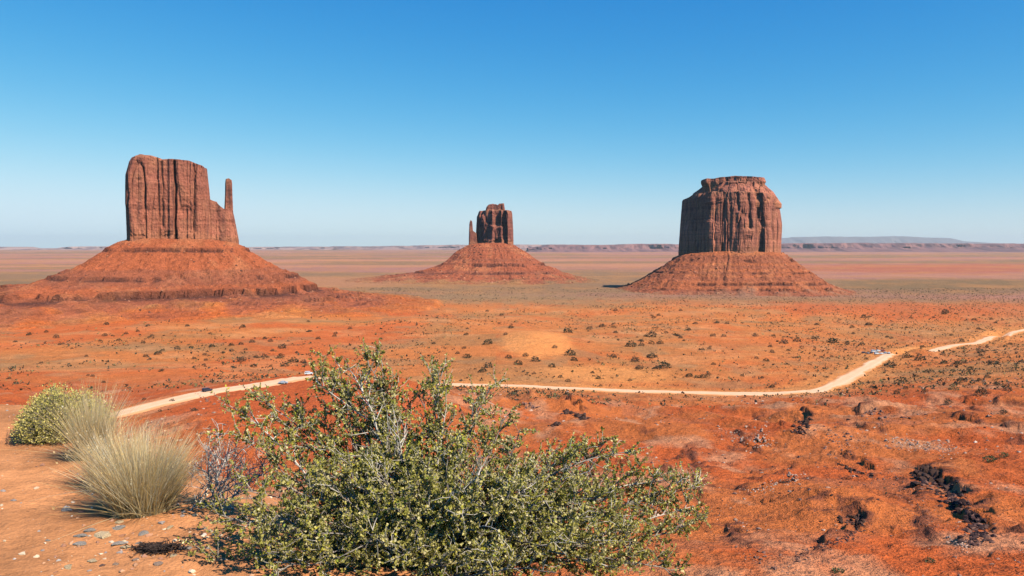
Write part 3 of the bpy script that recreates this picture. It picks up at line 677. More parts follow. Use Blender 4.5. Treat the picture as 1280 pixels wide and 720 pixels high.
# ------------------------------------------------------------------ hero bush
def cam_pt(px, py, D): return np.array([(px - 640) * D / F, D, -(py - HY) * D / F + CH])
def grow(root, tips, name_root, label, cat, lpal, dens=1.0, twig_gap=0.05, leaf=(0.010, 0.023), pale=0.3, sec=(0.10, 0.27)):
    r0 = empty(name_root, tuple(root)); tag(r0, label, cat)
    lp = np.array(lpal, float)
    tot = 0
    for (tip, bare, thick) in tips:
        tip = np.asarray(tip, float); n = 15; t = np.linspace(0, 1, n)
        span = tip - root; L = np.linalg.norm(span)
        start = root + rng.normal(size=3) * [0.08, 0.08, 0.0]
        mid = root + span * 0.45 + np.array([0, 0, 0.05 * L]) + rng.normal(size=3) * 0.1 * L
        P = (1-t)[:, None]**2 * start + 2 * ((1-t)*t)[:, None] * mid + (t**2)[:, None] * tip
        P += np.cumsum(rng.normal(size=(n, 3)) * 0.011, 0) * (t * (1.1 - t) * 3)[:, None]
        paths = [(P, thick * (1.05 - 0.85 * t))]
        tw, Lp, Ld, Lb = [], [], [], []
        ns = int(L * 0.82 / twig_gap * dens) + 2
        for s in np.linspace(0.16 if not bare else 0.3, 0.99, ns):
            i = s * (n - 1); a = int(i); a = min(a, n - 2); b = P[a] + (P[a+1] - P[a]) * (i - a); d = unit(P[a+1] - P[a])
            q = unit(d * 0.7 + rng.normal(size=3) * 0.75 + np.array([0, 0, 0.28])); l = rng.uniform(*sec) * (1.25 - 0.85 * s)
            m = 6; tt = np.linspace(0, 1, m)[:, None]
            T = b + q * l * tt + rng.normal(size=3) * 0.12 * l * tt**2 + np.array([0, 0, 0.12 * l]) * tt**2
            paths.append((T, 0.0034 * (1.1 - tt[:, 0] * .8)))
            for _ in range(3 if bare else rng.integers(4, 7)):
                u = rng.uniform(0.2, 1.0); i2 = u * (m - 1); a2 = min(int(i2), m - 2); b2 = T[a2] + (T[a2+1] - T[a2]) * (i2 - a2)
                q2 = unit(unit(T[-1] - T[0]) * 0.8 + rng.normal(size=3) * 0.7 + [0, 0, .2]); l2 = rng.uniform(0.05, 0.13)
                T2 = np.stack([b2, b2 + q2 * l2 * .5 + rng.normal(size=3) * .008, b2 + q2 * l2])
                tw.append((T2, np.array([.0021, .0017, .001])))
                if not bare:
                    nl = rng.integers(16, 25); v = rng.uniform(0.1, 1.05, nl)[:, None]
                    Lp.append(b2 + q2 * l2 * v); Ld.append(unit(q2 * .45 + rng.normal(size=(nl, 3)) * .8 + [0, 0, .25]))
                    Lb.append(np.full(nl, rng.integers(0, 10**6)))
        V, Fq = tubes(paths, 5); br = mesh_np('branch', V - root, Fq, M_pale if (bare or rng.random() < pale) else M_bark, r0)
        V, Fq = tubes(tw, 3); o = mesh_np('twigs', V - root, Fq, M_pale if rng.random() < 0.45 else M_bark, br); tag(o, kind='stuff')
        if Lp:
            Lp, Ld, Lb = np.vstack(Lp), np.vstack(Ld), np.concatenate(Lb); n2 = len(Lp); tot += n2
            cl = (Lb % 97) / 97.0; rnd = rng.random(n2)
            idx = np.clip(((0.55 * cl + 0.45 * rnd) * len(lp)).astype(int), 0, len(lp) - 1)
            c = lp[idx] * rng.uniform(0.75, 1.25, (n2, 1)); yel = rng.random(n2) < 0.035; c[yel] = [0.50, 0.42, 0.06]
            V, Ft, cc = leaves(Lp, Ld, rng.uniform(*leaf, n2), c)
            tag(mesh_np('foliage', V - root, Ft, M_leaf, br, col=cc, smooth=False), kind='stuff')
    return r0, tot

PAL = [(0.15, 0.145, 0.025), (0.24, 0.22, 0.035), (0.34, 0.31, 0.055), (0.46, 0.40, 0.09), (0.60, 0.51, 0.17), (0.74, 0.63, 0.30), (0.56, 0.49, 0.05), (0.30, 0.36, 0.04)]
bx = (545 - 640) * 4.9 / F; by = 4.75
root = np.array([bx, by, float(ground(bx, by)) + CH - 0.03])
tips = []
for (px, py, D) in [(402,452,5.0),(428,444,5.1),(452,450,5.0),(476,444,5.1),(420,470,4.9),(455,470,5.0),(392,470,4.9),(440,470,4.9),(470,500,4.9),(540,455,5.1),(556,462,5.0),(530,480,4.9),(560,500,4.9),(612,478,5.1),(604,500,4.9),(628,520,4.8),(645,540,4.8),
                    (300,505,4.9),(322,498,5.0),(288,530,4.9),(345,515,4.9),(368,512,5.0),(395,530,4.8),(330,560,4.7),(290,600,4.6),(265,640,4.5),(262,690,4.4),(310,650,4.3),(350,600,4.4),(410,590,4.3),(450,560,4.5),
                    (680,560,5.0),(715,552,5.0),(745,556,5.0),(780,562,5.0),(800,575,5.0),(825,590,5.1),(852,592,5.1),(870,600,5.1),(868,632,5.1),(882,638,5.0),(842,660,4.8),(800,640,4.7),(760,620,4.6),(720,600,4.6),(685,620,4.4),
                    (500,560,4.6),(540,560,4.5),(580,560,4.5),(600,600,4.3),(640,600,4.3),(560,620,4.2),(510,600,4.2),(460,640,4.1),(400,660,4.1),(360,700,4.1),(620,660,4.1),(680,680,4.1),(740,680,4.3),(800,700,4.4),(840,705,4.7),(500,690,3.95),(560,700,3.95),(430,620,4.3),(480,590,4.3),(540,590,4.3),(620,620,4.2),(680,600,4.6),(740,590,4.8),(660,640,4.3),(720,650,4.4),(770,660,4.5),(380,640,4.2),(330,680,4.2),(440,690,4.0),(640,700,4.0),(700,710,4.1),(520,570,4.5),(580,640,4.1),(320,610,4.4),(470,560,4.6),(510,630,4.1),(590,620,4.2),(560,560,4.5),(640,570,4.5),(420,560,4.6),(370,570,4.6),(450,600,4.3),(660,580,4.6),(350,640,4.2),(690,650,4.3),(600,690,4.0),(750,700,4.3),(790,670,4.5),(400,700,4.0),(740,560,5.0),(700,570,4.9),(610,540,4.8)]:
    tips.append((cam_pt(px, py + (8 if py < 620 else 4), D), False, 0.011))
for (px, py, D) in [(655,610,4.4),(735,585,4.8),(500,535,4.5),(440,475,4.85),(600,600,4.2)]:
    tips.append((cam_pt(px, py, D), True, 0.010))
B, nl = grow(root, tips, 'desert_bush', 'big leafy green and grey bush with pale twigs filling the bottom foreground', 'bush', PAL)
bx2 = (262 - 640) * 5.3 / F; by2 = 5.3
root2 = np.array([bx2, by2, float(ground(bx2, by2)) + CH - 0.02])
t2 = [(cam_pt(px, py, D), True, 0.006) for px, py, D in [(255,560,5.3),(275,548,5.4),(300,560,5.2),(318,575,5.1),(245,590,5.4),(330,590,5.0),(262,575,5.2),(290,590,5.1),(340,575,5.1),(300,610,5.0),(250,610,5.2),(325,555,5.1),(283,570,5.3)]]
B2, _ = grow(root2, t2, 'dead_shrub', 'bare bleached twiggy shrub between the straw grass clump and the big green bush', 'shrub', PAL, sec=(.1, .26))

# ------------------------------------------------------------------ grass clumps on the ledge
def tuft(name, label, cat, px, D, rad, h, nb, cols, lean=0.45, mat=None, wdt=0.0028, droop=0.15):
    x, y = (px - 640) * D / F, D; z = float(ground(x, y)) + CH - 0.02
    r0 = empty(name, (x, y, z)); tag(r0, label, cat)
    a = rng.uniform(0, 2*math.pi, nb); r = rad * 0.5 * np.sqrt(rng.random(nb)) ; bxx = np.stack([np.cos(a) * r, np.sin(a) * r, 0*a], 1)
    bxx[:, 2] = ground(x + bxx[:, 0], y + bxx[:, 1]) + CH - z
    out = np.stack([np.cos(a), np.sin(a), 0*a], 1); ln = lean * (r / (rad*.5)) + 0.12 * rng.random(nb)
    d_wild = rng.random(nb) < .16
    L = h * rng.uniform(0.35, 1.08, nb) ** .8 * (1 - 0.25 * (r / (rad*.5))**2)
    d0 = unit(out * ln[:, None] + rng.normal(size=(nb, 3)) * np.where(d_wild, .6, .2)[:, None] + [0, 0, 1.0])
    side = unit(np.cross(d0, out * .5 + rng.normal(size=(nb, 3)) * .8))
    K = 5; t = np.linspace(0, 1, K); V = np.zeros((nb, K, 2, 3))
    for k, u in enumerate(t):
        c = bxx + d0 * (L * u)[:, None] + (out * 0.6 + rng.normal(size=(nb,3))*.03 + [0, 0, -0.35]) * (L * droop * u * u)[:, None]
        wv = wdt * (1 - 0.85 * u)
        V[:, k, 0] = c + side * wv; V[:, k, 1] = c - side * wv
    idx = np.arange(nb)[:, None] * (K * 2)
    Fq = np.concatenate([idx + [k*2, k*2+1, k*2+3, k*2+2] for k in range(K-1)], 0)
    cp = np.array(cols, float); c = cp[rng.integers(0, len(cp), nb)] * rng.uniform(.8, 1.2, (nb, 1))
    cc = np.repeat(c[:, None, :], K*2, 1)
    dark = np.linspace(.0, 1, K).repeat(2)[None, :, None]; cc = cc * (0.9 + 0.1 * dark)
    tag(mesh_np('grass_blades', V.reshape(-1, 3), Fq, M_grass, r0, col=cc.reshape(-1, 3), smooth=True), kind='stuff')
    # seed heads
    ns = nb // 7; tip = V[:ns, -1].mean(1); d = unit(d0[:ns] + rng.normal(size=(ns, 3)) * .2)
    Vv, Ff, c2 = leaves(tip - d * .03, d, rng.uniform(.008, .022, ns), c[:ns] * 1.05)
    tag(mesh_np('seed_heads', Vv, Ff, M_grass, r0, col=c2, smooth=False), kind='stuff')
    return r0
STRAW = [(0.98, 0.72, 0.32), (0.92, 0.64, 0.25), (0.99, 0.78, 0.42), (0.74, 0.50, 0.2), (0.98, 0.75, 0.36), (0.6, 0.45, 0.26), (0.97, 0.84, 0.55)]
tuft('grass_clump', 'largest pale straw-coloured grass clump, nearest on the gravelly ledge', 'grass clump', 178, 5.25, 0.36, 0.62, 3300, STRAW, lean=.16, wdt=.0032, droop=.26)
tuft('grass_clump', 'low straw grass clump filling in behind the left side of the largest one', 'grass clump', 146, 5.75, 0.26, 0.56, 1500, STRAW, lean=.14, wdt=.0030, droop=.26)
tuft('grass_clump', 'thin tall wispy straw grass clump touching the yellow-green rounded shrub', 'grass clump', 116, 6.5, 0.20, 0.70, 1400, STRAW, lean=.08, wdt=.0024, droop=.2)
def round_shrub(name, label, px, D, rx, h, n, cols):
    x, y = (px - 640) * D / F, D; z = float(ground(x, y)) + CH - 0.02
    r0 = empty(name, (x, y, z)); tag(r0, label, 'shrub')
    st, P, Dd = [], [], []
    for k in range(n):
        a = rng.uniform(0, 2*math.pi); e = math.acos(rng.uniform(0.02, 1)); d = np.array([math.sin(e)*math.cos(a)*rx, math.sin(e)*math.sin(a)*rx, math.cos(e)*h + 0.05])
        f = rng.uniform(.75, 1.05) * (1 + 0.1 * math.sin(3*a)); tip = d * f
        t = np.linspace(0, 1, 3)[:, None]; Q = tip * t + np.array([0, 0, .06]) * (t * (1-t)) * 4 * h + rng.normal(size=(3, 3)) * .006
        st.append((Q, 0.0022 * (1.1 - .7 * t[:, 0])))
        nl = 16; u = rng.uniform(.45, 1.05, nl)[:, None]; P.append(tip * u + rng.normal(size=(nl, 3)) * .014); Dd.append(unit(unit(tip) + rng.normal(size=(nl, 3)) * .5))
    V, Fq = tubes(st, 3); tag(mesh_np('stems', V, Fq, M_bark, r0), kind='stuff')
    P, Dd = np.vstack(P), np.vstack(Dd); cp = np.array(cols); c = cp[rng.integers(0, len(cp), len(P))] * rng.uniform(.8, 1.2, (len(P), 1))
    V, Ft, cc = leaves(P, Dd, rng.uniform(.010, .021, len(P)), c, .2)
    tag(mesh_np('foliage', V, Ft, M_leaf, r0, col=cc, smooth=False), kind='stuff')
    return r0
round_shrub('rabbitbrush', 'rounded yellow-green shrub at the left edge of the near ledge', 76, 7.3, 0.40, 0.40, 2600, [(0.72, 0.58, 0.14), (0.78, 0.63, 0.18), (0.64, 0.53, 0.12), (0.82, 0.68, 0.24), (0.56, 0.48, 0.11)])

root3 = np.array([(196 - 640) * 4.55 / F, 4.55, 0]); root3[2] = float(ground(root3[0], root3[1])) + CH
M_dk = plain_mat('dark_twig', (0.05, 0.032, 0.025), 60, .3)  # near-black brown dead twigs
r3 = empty('brush_litter', tuple(root3)); tag(r3, 'low heap of dark dead twigs on the gravel left of the green bush', 'twigs')
pp = []
for k in range(260):
    a = rng.uniform(0, 6.28); c = np.array([rng.normal() * .07, rng.normal() * .035, 0]); c[0] += c[1] * -0.8; L = rng.uniform(.03, .10)
    c[2] = float(ground(root3[0] + c[0], root3[1] + c[1])) + CH - root3[2] + rng.uniform(.0, .035)
    d = np.array([math.cos(a), math.sin(a), rng.uniform(-.1, .4)]) * L; pp.append((np.stack([c - d/2, c + rng.normal(size=3) * .006, c + d/2]), np.array([.002, .003, .0015])))
V, Fq = tubes(pp, 4); tag(mesh_np('twigs', V, Fq, M_dk, r3), kind='stuff')

# ------------------------------------------------------------------ stones
def rock_mesh(name, seed, flat=0.4, sub=2, jag=0.25, sharp=True):
    import bmesh
    bm = bmesh.new(); bmesh.ops.create_icosphere(bm, subdivisions=sub, radius=1)
    V = np.array([v.co for v in bm.verts]); r_ = np.random.default_rng(seed)
    for k in range(9):         # chop planes, giving broken faces
        n = unit(r_.normal(size=3)); d = r_.uniform(.45, .8); q = V @ n
        V = V - np.where(q > d, q - d, 0)[:, None] * n
    V *= (1 + jag * fbm3(V[:, 0] * 1.6 + seed, V[:, 1] * 1.6, V[:, 2] * 1.6, 2))[:, None]
    V *= [1, r_.uniform(.6, .95), flat]
    for v, c in zip(bm.verts, V): v.co = c
    me = bpy.data.meshes.new(name); bm.to_mesh(me); bm.free(); return me
M_slate = plain_mat('slate_stone', (0.46, 0.39, 0.32), 14, .25, .8, .02); M_cream = plain_mat('cream_stone', (0.80, 0.58, 0.33), 12, .2, .85, .02)
M_tan = plain_mat('tan_stone', (0.50, 0.33, 0.23), 12, .25, .85, .02); M_brown = plain_mat('brown_stone', (0.26, 0.15, 0.11), 12, .3, .85, .02)
STN = {}
def stone(px, py, wpx, matn, label, flat=.32):
    h = hit(px, py); x, y, z = h
    k = (matn.name, random.randrange(4))
    if k not in STN:
        me = rock_mesh('stone', hash(k[0]) % 97 if False else (len(STN) * 7 + 3), flat); me.materials.append(matn); STN[k] = me
    o = bpy.data.objects.new('stone', STN[k]); COL.objects.link(o)
    r = wpx * y / F / 2 * 1.2
    o.location = (x, y, z + CH + r * 0.05); o.scale = (r, r, r * random.uniform(.8, 1.2)); o.rotation_euler = (random.uniform(-.15, .15), random.uniform(-.15, .15), random.uniform(0, 6.3))
    tag(o, label, 'stone', 'stones on the near ledge')
for a in [(130, 670, 24, M_cream, 'largest cream stone lying right of two grey slabs on the ledge'),
          (100, 671, 17, M_slate, 'upper pale grey slab on the ledge left of the cream stone'),
          (101, 681, 18, M_slate, 'lower blue-grey flat slab left of the big cream stone'),
          (112, 664, 14, M_slate, 'dull grey stone touching the top of the cream stone'),
          (149, 680, 19, M_slate, 'blue-grey slab just right of the big cream stone'),
          (84, 638, 17, M_slate, 'flat blue-grey stone alone in the sand below the straw grass'),
          (146, 661, 18, M_slate, 'long grey stone above the big cream stone'),
          (149, 653, 11, M_cream, 'small cream stone above the long grey stone'),
          (180, 667, 16, M_slate, 'grey stone above the dark twig heap'),
          (232, 686, 16, M_slate, 'pale grey stone beside the left edge of the green bush'),
          (158, 684, 12, M_cream, 'cream chip at the right end of the blue-grey slab'),
          (115, 702, 14, M_cream, 'low cream stone below the grey slabs'),
          (145, 706, 13, M_tan, 'flat tan-grey stone near the bottom of the ledge'),
          (128, 707, 9, M_brown, 'small brown stone near the bottom of the ledge'),
          (217, 695, 11, M_cream, 'small pale stone in front of the green bush'),
          (199, 706, 14, M_tan, 'tan stone below the dark twig heap'),
          (103, 641, 11, M_brown, 'dark brown stone right of the lone blue-grey stone'),
          (60, 676, 9, M_slate, 'small grey stone left of the slabs'),
          (173, 680, 9, M_slate, 'small grey stone by the upper end of the dark twig heap'),
          (85, 710, 13, M_cream, 'pale stone low on the ledge, furthest left near the bottom'),
          (212, 660, 10, M_cream, 'small cream stone in the sand below the bush edge'),
          (170, 700, 10, M_tan, 'small tan stone left of the dark twig heap')]:
    stone(*a)
# gravel: nobody could count it
def scatter_rocks(name, pts, sizes, mats_n, label=None, flat=.6, sub=1, nvar=6, mat=None, cols=None, kind='stuff', parent=None):
    base = []
    for k in range(nvar):
        me = rock_mesh('tmp', 50 + k, flat, sub); V = np.array([v.co for v in me.vertices]); Fc = np.array([p.vertices[:] for p in me.polygons]); base.append((V, Fc)); bpy.data.meshes.remove(me)
    Vs, Fs, Cs, o = [], [], [], 0
    for (x, y, z), s_ in zip(pts, sizes):
        V, Fc = base[rng.integers(0, nvar)]; a = rng.uniform(0, 6.28); c, s2 = math.cos(a), math.sin(a)
        V = V @ np.array([[c, s2, 0], [-s2, c, 0], [0, 0, 1]]) * s_ + [x, y, z]
        Vs.append(V); Fs.append(Fc + o); o += len(V)
        if cols is not None: Cs.append(np.repeat((cols[rng.integers(0, len(cols))] * rng.uniform(.75, 1.2))[None], len(V), 0))
    ob = mesh_np(name, np.vstack(Vs), np.vstack(Fs), mat, parent, smooth=False, col=np.vstack(Cs) if Cs else None)
    if kind: ob['kind'] = kind
    if label: ob['label'] = label
    return ob
m, t, b = newmat('loose_rock', .9, .15); at = N(t, 'ShaderNodeAttribute', attribute_name='Col'); t.links.new(at.outputs[0], b.inputs['Base Color']); M_loose = m
n = 14000; gx = rng.uniform(-6.5, -0.9, n); gy = rng.uniform(3.2, 9.5, n)
gpx = 640 + F * gx / gy; keep = (rng.random(n) < 0.15 + 0.85 * np.exp(-((gx + 2.2)/.5)**2 - ((gy - 4.65)/.4)**2))
gx, gy = gx[keep], gy[keep]; gs = 0.004 + 0.026 * rng.random(len(gx)) ** 4
scatter_rocks('gravel', np.stack([gx, gy, ground(gx, gy) + CH], 1), gs, 0, 'small pale and brown gravel on the near ledge', mat=M_loose, cols=np.array([(.5, .24, .13), (.4, .18, .1), (.55, .28, .15), (.66, .46, .27), (.34, .27, .23), (.42, .2, .12), (.7, .52, .34), (.74, .56, .38), (.5, .42, .35)]))
ob = bpy.context.scene.objects['gravel']; ob['category'] = 'gravel'

DARK = np.array([(0.05, 0.025, 0.022), (0.08, 0.04, 0.035), (0.12, 0.06, 0.045), (0.035, 0.02, 0.02), (0.2, 0.1, 0.07)])  # dark rubble tones; on the black outcrops they also paint in shade
MIDC = np.array([(0.25, .12, .08), (.32, .16, .11), (.16, .08, .06), (.42, .24, .16), (.2, .1, .07)])
# ------------------------------------------------------------------ outcrops on the slope
PALE = np.array([(0.5, .33, .24), (.4, .24, .17), (.3, .16, .11), (.55, .4, .3)])
for rt_, P_, s_ in PT: scatter_rocks('scree', P_, s_, 0, mat=M_loose, cols=np.array([(.42, .13, .065), (.24, .08, .05), (.14, .06, .04), (.52, .22, .12)]), parent=rt_)
def outcrop(label, segs, n, size, cols, jitter=3.0, group=None, nstuff=0):
    """boulders one by one along a broken line of photo points"""
    pts = []
    P = np.array(segs, float)
    for k in range(n):
        i = rng.integers(0, len(P) - 1) if len(P) > 1 else 0; u = rng.random()
        q = P[i] + (P[min(i+1, len(P)-1)] - P[i]) * u + rng.normal(size=2) * [jitter, jitter * .55]
        h = hit(q[0], q[1])
        if h: pts.append(h)
    if not pts: return
    c = np.mean(pts, 0); r0 = empty('rock_outcrop', (c[0], c[1], float(ground(c[0], c[1])) + CH)); tag(r0, label, 'rocks', group)
    V0 = np.array(r0.location)
    pts = np.array(pts); s_ = size * pts[:, 1] / F * rng.uniform(.35, 1.2, len(pts))
    nbig = min(len(pts), 14); order = np.argsort(-s_)
    for k in order[:nbig]:
        key = ('b', rng.integers(0, 8), id(cols) % 1000)
        if key not in STN:
            me = rock_mesh('boulder', int(key[1]) + 20, .75, 2, .4)
            mm = M_B[('d' if cols is DARK else 'm' if cols is MIDC else 'p')]; me.materials.append(mm); STN[key] = me
        o = bpy.data.objects.new('boulder', STN[key]); COL.objects.link(o); o.parent = r0
        o.location = (pts[k, 0] - V0[0], pts[k, 1] - V0[1], pts[k, 2] + CH - V0[2] + s_[k] * .2); o.scale = (s_[k], s_[k], s_[k] * rng.uniform(.7, 1.3)); o.rotation_euler = (rng.uniform(-.4, .4), rng.uniform(-.4, .4), rng.uniform(0, 6.28))
    rest = order[nbig:]
    if len(rest): scatter_rocks('rubble', np.stack([pts[rest, 0] - V0[0], pts[rest, 1] - V0[1], pts[rest, 2] + CH - V0[2]], 1), s_[rest] * .8, 0, mat=M_loose, cols=cols, parent=r0)
    return r0
M_B = {'d': plain_mat('black_varnish_shade_rock', (0.075, 0.038, 0.026), .5, .5, .9, .3), 'm': plain_mat('brown_rock', (0.27, 0.13, 0.09), .6, .4, .9, .3), 'p': plain_mat('pale_rock', (0.46, 0.28, 0.2), .6, .3, .9, .3)}  # black one: dark varnish plus shade of left-facing ledges put into the colour
outcrop('long boulder ridge coloured shadow-black, running down the red slope at lower right', [(1155, 592), (1165, 603), (1185, 615), (1200, 632), (1222, 655), (1225, 672), (1212, 678)], 330, 6.8, DARK, 8)  # black colour paints the shade of ledges facing away from the sun
outcrop('upper tip of shadow-black rock above the long boulder ridge', [(1150, 588), (1165, 586), (1140, 598)], 40, 3.2, DARK, 3)
outcrop('dark rocky knob below the bend of the dirt road', [(1000, 532), (1010, 528), (1004, 540), (992, 538)], 90, 3.6, DARK, 4)
outcrop('brown rocky knob right of the dark one below the road bend', [(1080, 520), (1095, 516), (1108, 522), (1090, 530)], 80, 2.5, MIDC, 5)
outcrop('thin broken dark ledge stepping down right in the middle of the slope', [(1045, 580), (1060, 586), (1075, 592), (1092, 597)], 110, 2.6, DARK, 2.4)
outcrop('jumbled dark boulder band at the bottom of the red slope', [(990, 700), (1010, 692), (1040, 680), (1062, 672), (1078, 655), (1070, 646), (1050, 655)], 230, 3.2, DARK, 5)
outcrop('scattered small black rocks right of the big bush', [(920, 690), (950, 700), (990, 712), (1010, 700)], 90, 2.6, MIDC, 9)
outcrop('overhanging rocks coloured black as cave shade under the road behind the big bush', [(704, 516), (716, 517), (732, 524), (722, 520)], 80, 3.4, DARK, 2)  # this and the next two: boulders coloured black to draw cave shadows
outcrop('small rock pair coloured as black cave shade below the overhanging rocks', [(688, 533), (697, 531)], 24, 3.0, DARK, 2)
outcrop('single rock patch coloured as dark cave shade between the bush tops and the road', [(580, 502), (590, 503)], 22, 3.4, DARK, 2)
outcrop('brown broken rocks on the crest just under the road', [(655, 505), (664, 508), (670, 512)], 36, 2.4, MIDC, 3)
outcrop('pale fractured slabs on the slope left of the dark knob', [(905, 540), (935, 548), (960, 556), (950, 535)], 160, 2.2, PALE, 9)
outcrop('pale pinkish rubble patch right of the thin broken ledge', [(1115, 553), (1150, 558), (1195, 566)], 190, 2.0, PALE, 8)
outcrop('brown rubble spread below the dark knob', [(1035, 552), (1050, 545), (1065, 560), (1090, 552)], 150, 1.9, MIDC, 9)
outcrop('pale broken ledge rocks at the centre of the red slope', [(930, 615), (960, 610), (985, 600), (1000, 597)], 120, 2.1, PALE, 6)
outcrop('dark ledge rocks along the centre of the red slope', [(945, 612), (970, 604), (1000, 598)], 60, 2.2, DARK, 3)
outcrop('pale rubble under the long black ridge', [(1185, 672), (1200, 682), (1215, 684)], 60, 2.2, PALE, 4)
outcrop('brown stones strewn left of the long black ridge', [(1110, 600), (1140, 625), (1160, 650), (1190, 665)], 230, 1.6, MIDC, 13)
outcrop('small dark rocks beside the near left dirt road', [(243, 493), (255, 497), (262, 500)], 30, 1.6, MIDC, 2)

# loose rock everywhere on the slope
pts, sz = [], []
n = 20000; xx = rng.uniform(-160, 420, n); yy = np.exp(rng.uniform(math.log(80), math.log(560), n))
den = fbm2(xx / 30, yy / 30, 3, 300); k = (den > -0.05) & (np.abs(xx / yy) < 0.75) & (rdist(xx, yy)[0] > 10); xx, yy = xx[k], yy[k]
ss_ = 0.12 + 0.75 * rng.random(len(xx)) ** 5 * (yy / 200).clip(.6, 1.6)
scatter_rocks('loose_rocks', np.stack([xx, yy, ground(xx, yy) + CH], 1), ss_, 0, 'small broken rock strewn over the red slope', mat=M_loose, cols=np.vstack([MIDC, PALE, DARK[:3]]))['category'] = 'rocks'

# ------------------------------------------------------------------ shrubs over the valley
def shrub_mesh(name, seed, n=120, tall=.8, cols=((0.07, 0.075, 0.035),), ls=.3):
    r_ = np.random.default_rng(seed); P = unit(r_.normal(size=(n, 3))); P[:, 2] = np.abs(P[:, 2])
    lob = 1 + 0.35 * fbm3(P[:, 0] * 1.5 + seed, P[:, 1] * 1.5, P[:, 2] * 1.5, 2)
    P = P * (r_.uniform(.35, 1, (n, 1)) ** .5) * lob[:, None]; P[:, 2] = P[:, 2] * tall * 1.3 + .04
    cp = np.array(cols); c = cp[r_.integers(0, len(cp), n)] * r_.uniform(.7, 1.3, (n, 1))
    V, Ft, cc = leaves(P, unit(unit(P) + r_.normal(size=(n, 3)) * .7), r_.uniform(.7, 1.2, n) * ls, c, .3)
    st = [(np.array([[0, 0, -.15], P[i] * .55, P[i] * .9]), np.array([.05, .03, .012])) for i in range(6)]
    V2, F2 = tubes(st, 3); F2t = np.vstack([F2[:, [0, 1, 2]], F2[:, [0, 2, 3]]])
    c2 = np.tile([[.14, .09, .06]], (len(V2), 1))
    return np.vstack([V, V2]), np.vstack([Ft, F2t + len(V)]), np.vstack([cc, c2])
GREEN = ((0.045, 0.055, 0.028), (0.06, 0.068, 0.03), (0.075, 0.08, 0.04), (0.05, 0.045, 0.028))
BRN = ((0.10, 0.075, 0.045), (0.08, 0.065, 0.035), (0.13, 0.10, 0.055))
LIT = ((0.13, 0.15, 0.055), (0.17, 0.18, 0.08), (0.10, 0.12, 0.05))
SM = {}
def add_shrub(px, py, wpx, kind, label, group, name='desert_shrub', cat='shrub', tall=.8):
    h = hit(px, py, 60)
    if h is None: return
    x, y, z = h; v = random.randrange(4); key = (kind, v, tall)
    if key not in SM:
        V, Ft, cc = shrub_mesh(name, v * 11 + 5, 220 if tall > 1 else 130, tall, {'g': GREEN, 'b': BRN, 'l': LIT}[kind], .24 if tall > 1 else .3)
        o = mesh_np(name, V, Ft, M_leaf, col=cc, smooth=False)
        SM[key] = o.data; bpy.data.objects.remove(o)
    o = bpy.data.objects.new(name, SM[key]); COL.objects.link(o)
    r = wpx * y / F / 2 * 1.0; o.location = (x, y, z + CH - .05 * r); o.scale = (r, r, r); o.rotation_euler = (0, 0, random.uniform(0, 6.28))
    tag(o, label, cat, group)
UNI = [(1226.5, 494, 14, 'g', 'darkest round juniper bush standing on the right slope', 1.15), (1192, 488, 12, 'l', 'pale green rounded bush just left of the darkest juniper', 1.0),
       (1260, 489, 10, 'g', 'round dark juniper right of the darkest one near the frame edge', 1.1), (1246, 482, 8, 'g', 'small dark juniper between the two round junipers', 1.1),
       (1237, 577, 17, 'l', 'low green shrub on the bare slope right of the pale rubble', .6), (1255, 571, 11, 'l', 'smaller green shrub up right of the low green shrub', .7),
       (1163, 703, 12, 'l', 'small green shrub near the bottom of the red slope', .6), (1047, 716, 16, 'l', 'yellowish tuft at the bottom edge of the red slope', .5),
       (1128.7, 478, 11, 'g', 'dark bush on the slope below the parked cars', 1.0), (1112.6, 458, 14, 'b', 'brown bush at the road edge below the parked cars', .6),
       (1156, 491, 9, 'g', 'slanting dark bush left of the pale green rounded bush', .9), (1180, 455, 9, 'g', 'dark bush under the far stretch of road', .95),
       (1197, 456, 9, 'g', 'second dark bush under the far stretch of road, further right', .8), (1240.6, 456, 12, 'b', 'broad brown-green bush right of the far road', .7),
       (831, 460, 15, 'g', 'biggest dark bush on the sand right of the dune', .7), (814.5, 447, 13, 'b', 'sprawling olive bush above the biggest dark bush', .5),
       (713, 444, 13, 'g', 'dark bush at the right foot of the pale dune', .8), (710, 416, 12, 'g', 'dark bush on the right shoulder of the pale dune', .8),
       (794, 452, 11, 'b', 'brown bush left of the sprawling olive bush', .7), (789, 433, 13, 'g', 'wide dark bush further up right of the dune', .7),
       (670, 452, 12, 'g', 'dark bush at the front foot of the dune', .75), (648, 456, 11, 'g', 'dark bush left of the one at the front foot of the dune', .7)]
for px, py, wv, kd, lb, tl in UNI: add_shrub(px, py, wv, kd, lb, None, 'juniper_bush' if 'juniper' in lb else 'desert_shrub', 'bush', tl)
